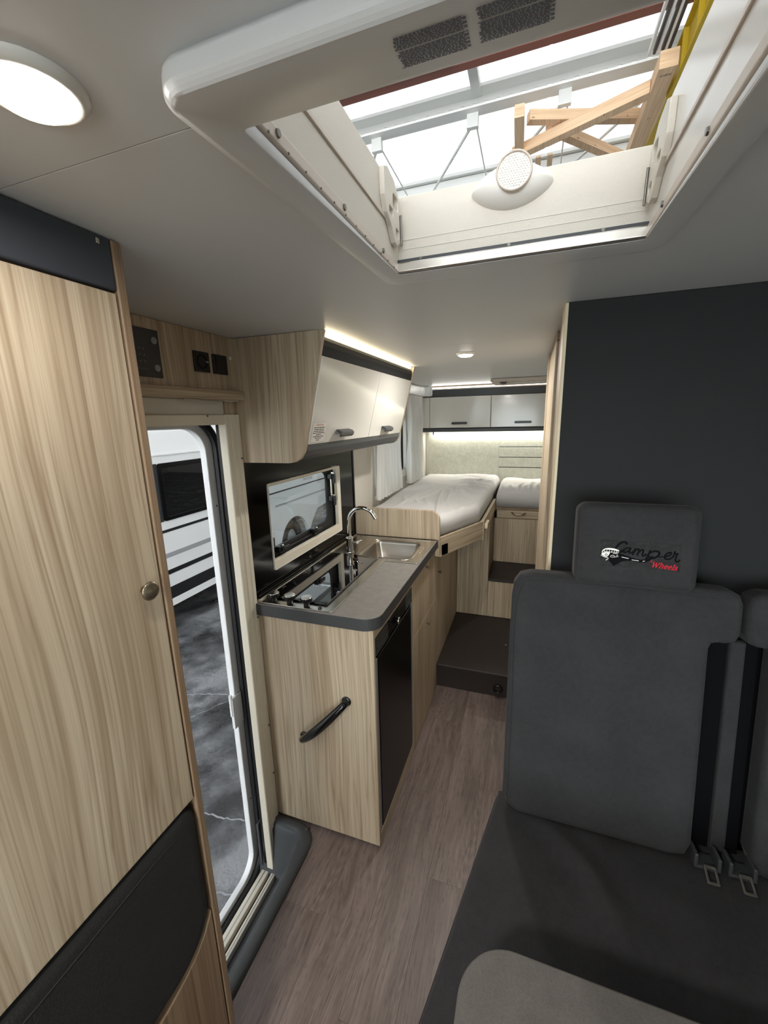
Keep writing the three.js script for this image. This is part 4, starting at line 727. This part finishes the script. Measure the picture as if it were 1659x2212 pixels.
  add('seam', put(tube([V(-0.103, -0.085, -0.0035), V(-0.105, 0, -0.003), V(-0.103, 0.08, -0.0035)], 0.001, 30, 6)), M.thread, hr);
  const logo = print('embroidery', 1020, 400, (c) => {
    c.clearRect(0, 0, 1020, 400); c.translate(-330, -410); c.lineCap = 'round'; c.lineJoin = 'round';
    const ink = 'rgb(16,17,19)', P = (d, w, col = ink) => { c.strokeStyle = col; c.lineWidth = w; c.stroke(new Path2D(d)); }, F = (d, col = ink) => { c.fillStyle = col; c.fill(new Path2D(d)); };
    // the road below the lettering
    F('M575 600 C650 612 760 665 850 672 C920 672 965 645 1000 600 L1020 620 C985 690 920 716 850 712 C790 708 740 700 690 703 C620 712 565 760 520 797 C495 770 465 735 440 700 Z');
    P('M620 655 L705 668', 8, '#f2f0ea'); P('M752 684 L836 692', 8, '#f2f0ea'); P('M892 694 L930 679', 8, '#f2f0ea'); P('M416 717 L445 694', 8, '#f2f0ea');
    // script lettering
    P('M668 452 C662 425 628 422 596 446 C552 482 516 545 532 582 C548 606 600 584 640 548', 32);
    P('M722 518 C690 500 636 532 632 568 C634 598 690 580 722 524 M726 514 C714 552 704 584 722 588 C742 586 752 570 762 556', 22);
    P('M782 520 C776 550 762 580 756 606 M766 574 C784 540 812 512 828 522 C840 536 818 580 814 610 M822 578 C842 542 870 518 884 530 C894 546 872 590 880 610 C890 622 908 606 924 590', 22);
    P('M972 534 C960 580 938 630 922 676 M960 576 C984 540 1044 520 1078 540 C1100 566 1076 612 1024 634 C1000 642 974 634 962 620', 27);
    P('M1092 612 C1112 610 1132 606 1156 598', 14); P('M1152 604 C1190 596 1236 572 1230 544 C1214 522 1160 556 1154 604 C1152 646 1206 648 1248 606 C1262 586 1272 556 1272 530', 22);
    P('M1276 520 C1270 548 1284 556 1312 548 M1304 552 C1292 590 1276 640 1296 660 C1312 668 1328 654 1336 640', 22);
    // red second word
    c.save(); c.translate(985, 742); c.rotate(0.075); c.transform(1, 0, -0.12, 1, 0, 0); c.fillStyle = 'rgb(196,42,56)'; c.strokeStyle = 'rgb(196,42,56)'; c.font = 'italic 104px serif'; c.lineWidth = 3; c.fillText('Wheels', 8, 22, 325); c.strokeText('Wheels', 8, 22, 325); c.restore(); P('M1005 700 C985 690 985 670 1010 668', 7, 'rgb(196,42,56)');
    // small van in black and white thread
    F('M340 640 C338 580 360 540 420 531 C490 524 570 536 590 572 L586 640 C560 668 480 684 430 684 C380 676 345 664 340 640 Z');
    F('M352 600 C356 562 388 536 450 533 C520 532 566 546 582 566 L574 578 C530 562 450 556 392 562 C380 574 368 588 360 606 Z', '#f2f0ea');
    F('M352 612 C384 598 424 594 462 600 C456 630 440 656 420 668 C390 664 362 650 350 634 Z', '#f2f0ea'); F('M398 636 A17 17 0 1 0 432 636 A17 17 0 1 0 398 636 Z', '#17181a'); F('M405 636 A10 10 0 1 0 425 636 A10 10 0 1 0 405 636 Z', '#f2f0ea');
    P('M392 572 L384 592 M420 570 L416 590 M452 568 L450 594 M486 568 L482 596 M518 572 L514 596 M548 574 L544 594 M386 594 C430 586 500 596 576 592', 7, '#f2f0ea');
    P('M346 648 C380 672 420 682 440 678', 8, '#f2f0ea'); P('M470 664 C474 636 512 630 524 650 M486 668 C520 664 552 656 572 648 M506 612 L560 606 M548 634 L564 630', 7, '#f2f0ea');
  }, 0.9);
  const W = 0.236 * 0.64, H = W * 0.392, cx = 0.006, cy = -0.017;
  add('embroidery', put(quad(V(cx - W / 2, cy - H / 2, 0.0006), V(cx + W / 2, cy - H / 2, 0.0006), V(cx + W / 2, cy + H / 2, 0.0006), V(cx - W / 2, cy + H / 2, 0.0006))), logo, hr, { ownUV: true, label: 'black white and red embroidered logo' });
}
{
  const t = thing('dinette_table', 'grey table top with rounded corner in front of the bench', 'table', [0.35, 0, -0.15]);
  const o = rr2(-0.063, 0.8, -0.547, 0.25, [0.07, 0.07, 0.07, 0.085], 12);
  add('table_top', exXZ(o.map(([x, z]) => [x, z]), 0.672, 0.7, 0.003), M.table, t);
  add('pedestal', cyl(V(0.4, 0.01, -0.15), V(0.4, 0.672, -0.15), 0.03), M.greyMetal, t); add('foot', lathe([[0, 0.012], [0.05, 0.012], [0.16, 0.004], [0.16, 0.0005], [0, 0.0005]], V(0.4, 0, -0.15)), M.greyMetal, t);
}

// ================================================================ the hall outside
const YG = -0.65, HX = 9, HZ0 = -15, HZ1 = 10, HY = 6.2;
{
  const g = setting('ground', 'dark damp concrete hall floor outside the door', 'floor');
  add('slab', box(-HX, HX, YG - 0.2, YG, HZ0, HZ1, 0), M.concrete, g);
  const crack = (pts, w) => { const P = new THREE.CatmullRomCurve3(pts.map(([x, z]) => V(x, 0, z))).getPoints(60), L = [], R = []; P.forEach((p, i) => { const q = 0.006 * noise(i * 0.9, w * 50), k = w * (0.5 + 0.5 * Math.abs(noise(i * 0.7, 3))); L.push([p.x + q, p.z - k + q]); R.push([p.x + q, p.z + k + q]); }); return exXZ([...L, ...R.reverse()], YG - 0.002, YG + 0.001, 0); };
  for (const [p, w] of [[[[-3.2, -1.9], [-2.6, -2.3], [-2.1, -2.45], [-1.6, -2.55]], 0.006], [[[-2.3, -1.2], [-1.9, -1.45], [-1.5, -1.5], [-1.1, -1.62]], 0.006], [[[-1.9, -0.7], [-1.6, -1.05], [-1.2, -1.2]], 0.006], [[[-3.0, -1.4], [-2.5, -1.9], [-2.2, -2.4]], 0.006]]) add('floor_crack', crack(p, w), M.chalk, g);
}
for (const [n, a] of [['wall_hall_left', [-HX - 0.3, -HX, YG, HY, HZ0, HZ1]], ['wall_hall_right', [HX, HX + 0.3, YG, HY, HZ0, HZ1]], ['wall_hall_back', [-HX, HX, YG, HY, HZ0 - 0.3, HZ0]], ['wall_hall_front', [-HX, HX, YG, HY, HZ1, HZ1 + 0.3]]]) { const w = setting(n, 'pale cladding wall of the hall', 'wall'); add('cladding', n.endsWith('front') ? exXY([[-HX, YG], [-6, YG], [-6, 4.8], [6, 4.8], [6, YG], [HX, YG], [HX, HY], [-HX, HY]], HZ1, HZ1 + 0.3, 0) : box(...a, 0), M.hallWall, w); }
{ // glazed roof on white steel
  const r = setting('roof_hall', 'white glazed hall roof on painted steel', 'roof');
  for (let x = -HX; x < HX - 0.1; x += 3) for (let z = HZ0; z < HZ1 - 0.1; z += 2.5) add('roof_pane', box(x + 0.02, x + 2.98, HY + 0.02, HY + 0.03, z + 0.02, z + 2.48, 0), M.roofPane, r);
  for (let z = HZ0; z < HZ1 + 0.1; z += 2.5) if (Math.abs(z + 5) > 0.1) add('rafter', box(-HX, HX, HY - 0.08, HY, z - 0.03, z + 0.03, 0), M.hallSteel, r);
  for (const x of [-6, 6]) add('girder', box(x - 0.1, x + 0.1, HY - 0.4, HY - 0.1, HZ0, HZ1, 0), M.hallSteel, r);
}
{ // perforated purlin with plates and tie rods, seen through the hatch
  const p = setting('roof_purlin', 'white perforated steel purlin with tie rods', 'beam'), y = 5, z = -5.63;
  add('flange', box(-HX, HX, y + 0.16, y + 0.19, z - 0.1, z + 0.06, 0), M.hallSteel, p);
  add('flange', box(-HX, HX, y - 0.02, y + 0.0, z - 0.1, z + 0.06, 0), M.hallSteel, p);
  const holes = []; for (let x = -3.4; x < 2.4; x += 0.135) holes.push(rr2(x, x + 0.05, y + 0.075, y + 0.105, 0.012, 3));
  add('web', exXY([[-HX, y], [HX, y], [HX, y + 0.16], [-HX, y + 0.16]], z - 0.1, z - 0.09, 0, holes), M.hallSteel, p);
  add('cross_strut', box(-0.82, -0.72, y + 0.12, y + 0.2, -5.62, -4.7, 0.005), M.hallSteel, p);
  for (const x of [-2.0, -0.82, 0.16, 1.15]) { add('gusset', box(x - 0.06, x + 0.07, y - 0.16, y - 0.02, z - 0.08, z - 0.02, 0.004), M.hallSteel, p); add('tie_rod', cyl(V(x, y - 0.12, z - 0.05), V(x - 0.85, y - 0.05, -7.2), 0.016), M.hallSteel, p); add('hanger', cyl(V(x + 0.04, y - 0.1, z - 0.06), V(x + 0.04, y - 0.1, -7.2), 0.008), M.hallSteel, p); }
  const e = setting('roof_eaves', 'pale eaves band and gutter of the hall', 'beam');
  add('band', box(-HX, HX, 4.72, 5.12, -7.35, -7.2, 0.004), M.hallSteel, e); add('lip', box(-HX, HX, 5.13, 5.17, -7.3, -7.14, 0.004), M.hallSteel, e);
  add('conduit', cyl(V(-HX, 4.66, -7.1), V(-0.3, 4.66, -7.1), 0.035), M.pipe, e); add('conduit', cyl(V(-HX, 4.57, -7.1), V(-0.3, 4.57, -7.1), 0.02), M.pipe, e);
  const r = setting('crane_rail', 'red brown painted steel crane rail', 'beam');
  add('rail', box(-HX, HX, 5.0, 5.22, -5.06, -4.96, 0.005), M.redSteel, r); add('pipe', cyl(V(-HX, 5.02, -4.9), V(-0.9, 5.02, -4.9), 0.045), M.pipe, r);
}
{ // braced timber frame stored on the crane beam
  const f = thing('timber_frame', 'braced pine timber frame lying on the yellow crane beam', 'timber frame', [0.4, 4.6, -5.8], ), y = 4.66;
  const B = (a, b, w = 0.12, h = 0.12, dy = 0) => add('timber', bar(V(a[0], y + dy, a[1]), V(b[0], y + dy, b[1]), w, h, 0.004), M.pine, f, { grain: 'z' });
  B([1.0, -5.08], [1.0, -8.2], 0.15, 0.14); B([-0.28, -5.3], [-0.36, -8.2], 0.1, 0.12, 0.02); B([-0.36, -6.0], [0.94, -5.42], 0.11, 0.11, -0.01); B([-0.2, -5.62], [0.98, -6.06], 0.1, 0.1, 0.12); B([0.02, -5.86], [0.98, -6.9], 0.1, 0.1, 0.12); B([-0.34, -7.6], [1.0, -7.6], 0.1, 0.1);
  for (const x of [-0.2, -0.08, 0.05]) B([x, -6.05], [x, -7.6], 0.06, 0.02, -0.06);
  const band = print('timber stamp', 256, 64, (c, w, h) => { c.clearRect(0, 0, w, h); c.fillStyle = 'rgba(70,60,50,0.9)'; c.font = 'bold 44px sans-serif'; c.textAlign = 'center'; c.textBaseline = 'middle'; c.fillText('SCHROE', w / 2, h / 2, w - 8); });
  add('stamp', quad(V(0.93, y - 0.0705, -5.2), V(1.07, y - 0.0705, -5.2), V(1.07, y - 0.0705, -5.15), V(0.93, y - 0.0705, -5.15)), band, f, { ownUV: true });
  const c = setting('crane_beam', 'yellow painted steel crane beam', 'beam');
  add('web', box(1.13, 1.15, 4.56, 4.86, HZ0, -4.1, 0), M.yellow, c); add('flange', box(1.09, 1.22, 4.55, 4.565, HZ0, -4.1, 0), M.yellow, c); add('flange', box(1.09, 1.22, 4.86, 4.875, HZ0, -4.1, 0), M.yellow, c);
  for (const z of [-4.3, -4.7, -5.1, -5.5]) add('stiffener', box(1.09, 1.22, 4.565, 4.86, z - 0.01, z + 0.01, 0), M.yellow, c);
  const k = setting('cable_track', 'grey and white cable tracks beside the crane beam', 'track');
  [[0.86, M.hallSteel], [0.9, M.anth], [0.93, M.alu], [0.965, M.anth], [0.99, M.alu], [1.02, M.anth]].forEach(([x, m]) => add('cable', box(x, x + 0.022, 4.85, 4.89, -5.3, -4.1, 0), m, k));
  add('cross_bearer', box(-HX, HX, 4.4, 4.54, -7.75, -7.6, 0), M.hallSteel, k);
}
{ // white camper van parked alongside
  const X = -3.6, v = thing('camper_van', 'white camper van with black stripes parked outside the door', 'van', [-4.6, YG, -4]);
  const za = -7.4, zb = 0.6, arch = []; for (let i = 0; i <= 14; i++) { const a = Math.PI * i / 14; arch.push([-5.72 - 0.44 * Math.cos(Math.PI - a) * -1, -0.42 + 0.46 * Math.sin(a)]); }
  const side = [[zb, -0.36], [zb, 1.27], [za, 1.27], [za, 0.1], [-6.5, 0.02], [-6.3, -0.16], ...arch.sort((p, q) => p[0] - q[0]).map(([z, y]) => [z, Math.max(y, -0.36)]), [-5.2, -0.36]];
  add('side_panel', exZY(side, X - 0.06, X, 0.006, [rr2(-4.35, -3.2, 0.6, 1.16, 0.03)]), M.vanWhite, v);
  add('body', [box(X - 2, X - 0.6, -0.3, 1.27, za, zb, 0), box(X - 0.62, X - 0.061, -0.3, 0.5, -5.0, zb, 0), box(X - 0.62, X - 0.061, 1.2, 1.27, za, zb, 0), box(X - 0.62, X - 0.061, 0.5, 1.2, -6.6, -4.4, 0), box(X - 0.62, X - 0.061, 0.5, 1.2, -3.1, zb, 0)], M.vanDark, v);
  add('roof', exXY([[X, 1.274], [X - 0.03, 1.5], [X - 0.08, 1.75], [X - 0.2, 1.95], [X - 0.4, 2.03], [X - 1.6, 2.03], [X - 2, 1.7], [X - 2, 1.274]], za, zb, 0.01), M.vanWhite, v);
  add('gutter', box(X - 0.01, X + 0.012, 1.262, 1.282, za, zb, 0.004), M.vanWhite, v);
  add('dark_panel', box(X - 0.01, X + 0.004, 0.575, 1.185, -3.19, -2.4, 0.003), M.vanDark, v);
  const w = add('window_frame', exZY(rr2(-4.38, -3.18, 0.575, 1.185, 0.04), X - 0.03, X + 0.012, 0.005, [rr2(-4.33, -3.24, 0.62, 1.135, 0.03)]), M.blackGloss, v);
  add('pane', box(X - 0.012, X - 0.008, 0.6, 1.15, -4.34, -3.22, 0), M.tinted, w);
  add('head_rest', box(X - 0.3, X - 0.2, 0.68, 0.92, -3.62, -3.36, 0.05, 4), M.wall, v);
  add('window_bar', box(X - 0.03, X - 0.014, 0.62, 1.13, -3.34, -3.28, 0.004), M.greyMetal, w);
  const S = (y0, y1, z0, z1, m, n = 'stripe', p = 0.004) => add(n, box(X - 0.004, X + p, y0, y1, z0, z1, 0.001), m, v);
  S(0.455, 0.485, -4.3, zb, M.vanBlack); S(0.18, 0.23, -4.3, zb, M.vanGrey); S(-0.005, 0.045, -3.84, zb, M.vanBlack); S(0.045, 0.2, -3.95, -3.83, M.vanBlack); S(-0.28, -0.145, -5.1, zb, M.vanBlack, 'skirt_band', 0.008); S(-0.36, -0.28, -5.1, zb, M.vanWhite, 'skirt', 0.014);
  S(0.515, 0.535, -6.9, -4.9, M.vanBlack); S(0.3, 0.33, -7.0, -5.2, M.vanGrey);
  const t = print('van lettering', 256, 64, (c, ww, h) => { c.clearRect(0, 0, ww, h); c.fillStyle = 'rgb(120,124,128)'; c.font = 'italic 46px sans-serif'; c.textAlign = 'center'; c.textBaseline = 'middle'; c.fillText('Twinstar', ww / 2, h / 2, ww - 8); });
  add('lettering', quad(V(X + 0.003, 0.56, -5.95), V(X + 0.003, 0.56, -6.45), V(X + 0.003, 0.67, -6.45), V(X + 0.003, 0.67, -5.95)), t, v, { ownUV: true });
  for (const z of [-5.72, -1.2]) { const wh = add('wheel', new THREE.TorusGeometry(0.22, 0.11, 14, 36).rotateY(Math.PI / 2).translate(X - 0.16, YG + 0.33, z), M.tyre, v); add('hub', lathe([[0, 0.03], [0.08, 0.03], [0.16, 0.0], [0.17, -0.03]], V(X - 0.1, YG + 0.33, z), V(1, 0, 0)), M.greyMetal, wh); }
}
scene.traverse((o) => { delete o.userData.off; if (o.isMesh) o.castShadow = o.receiveShadow = true; });
renderer.render(scene, camera);
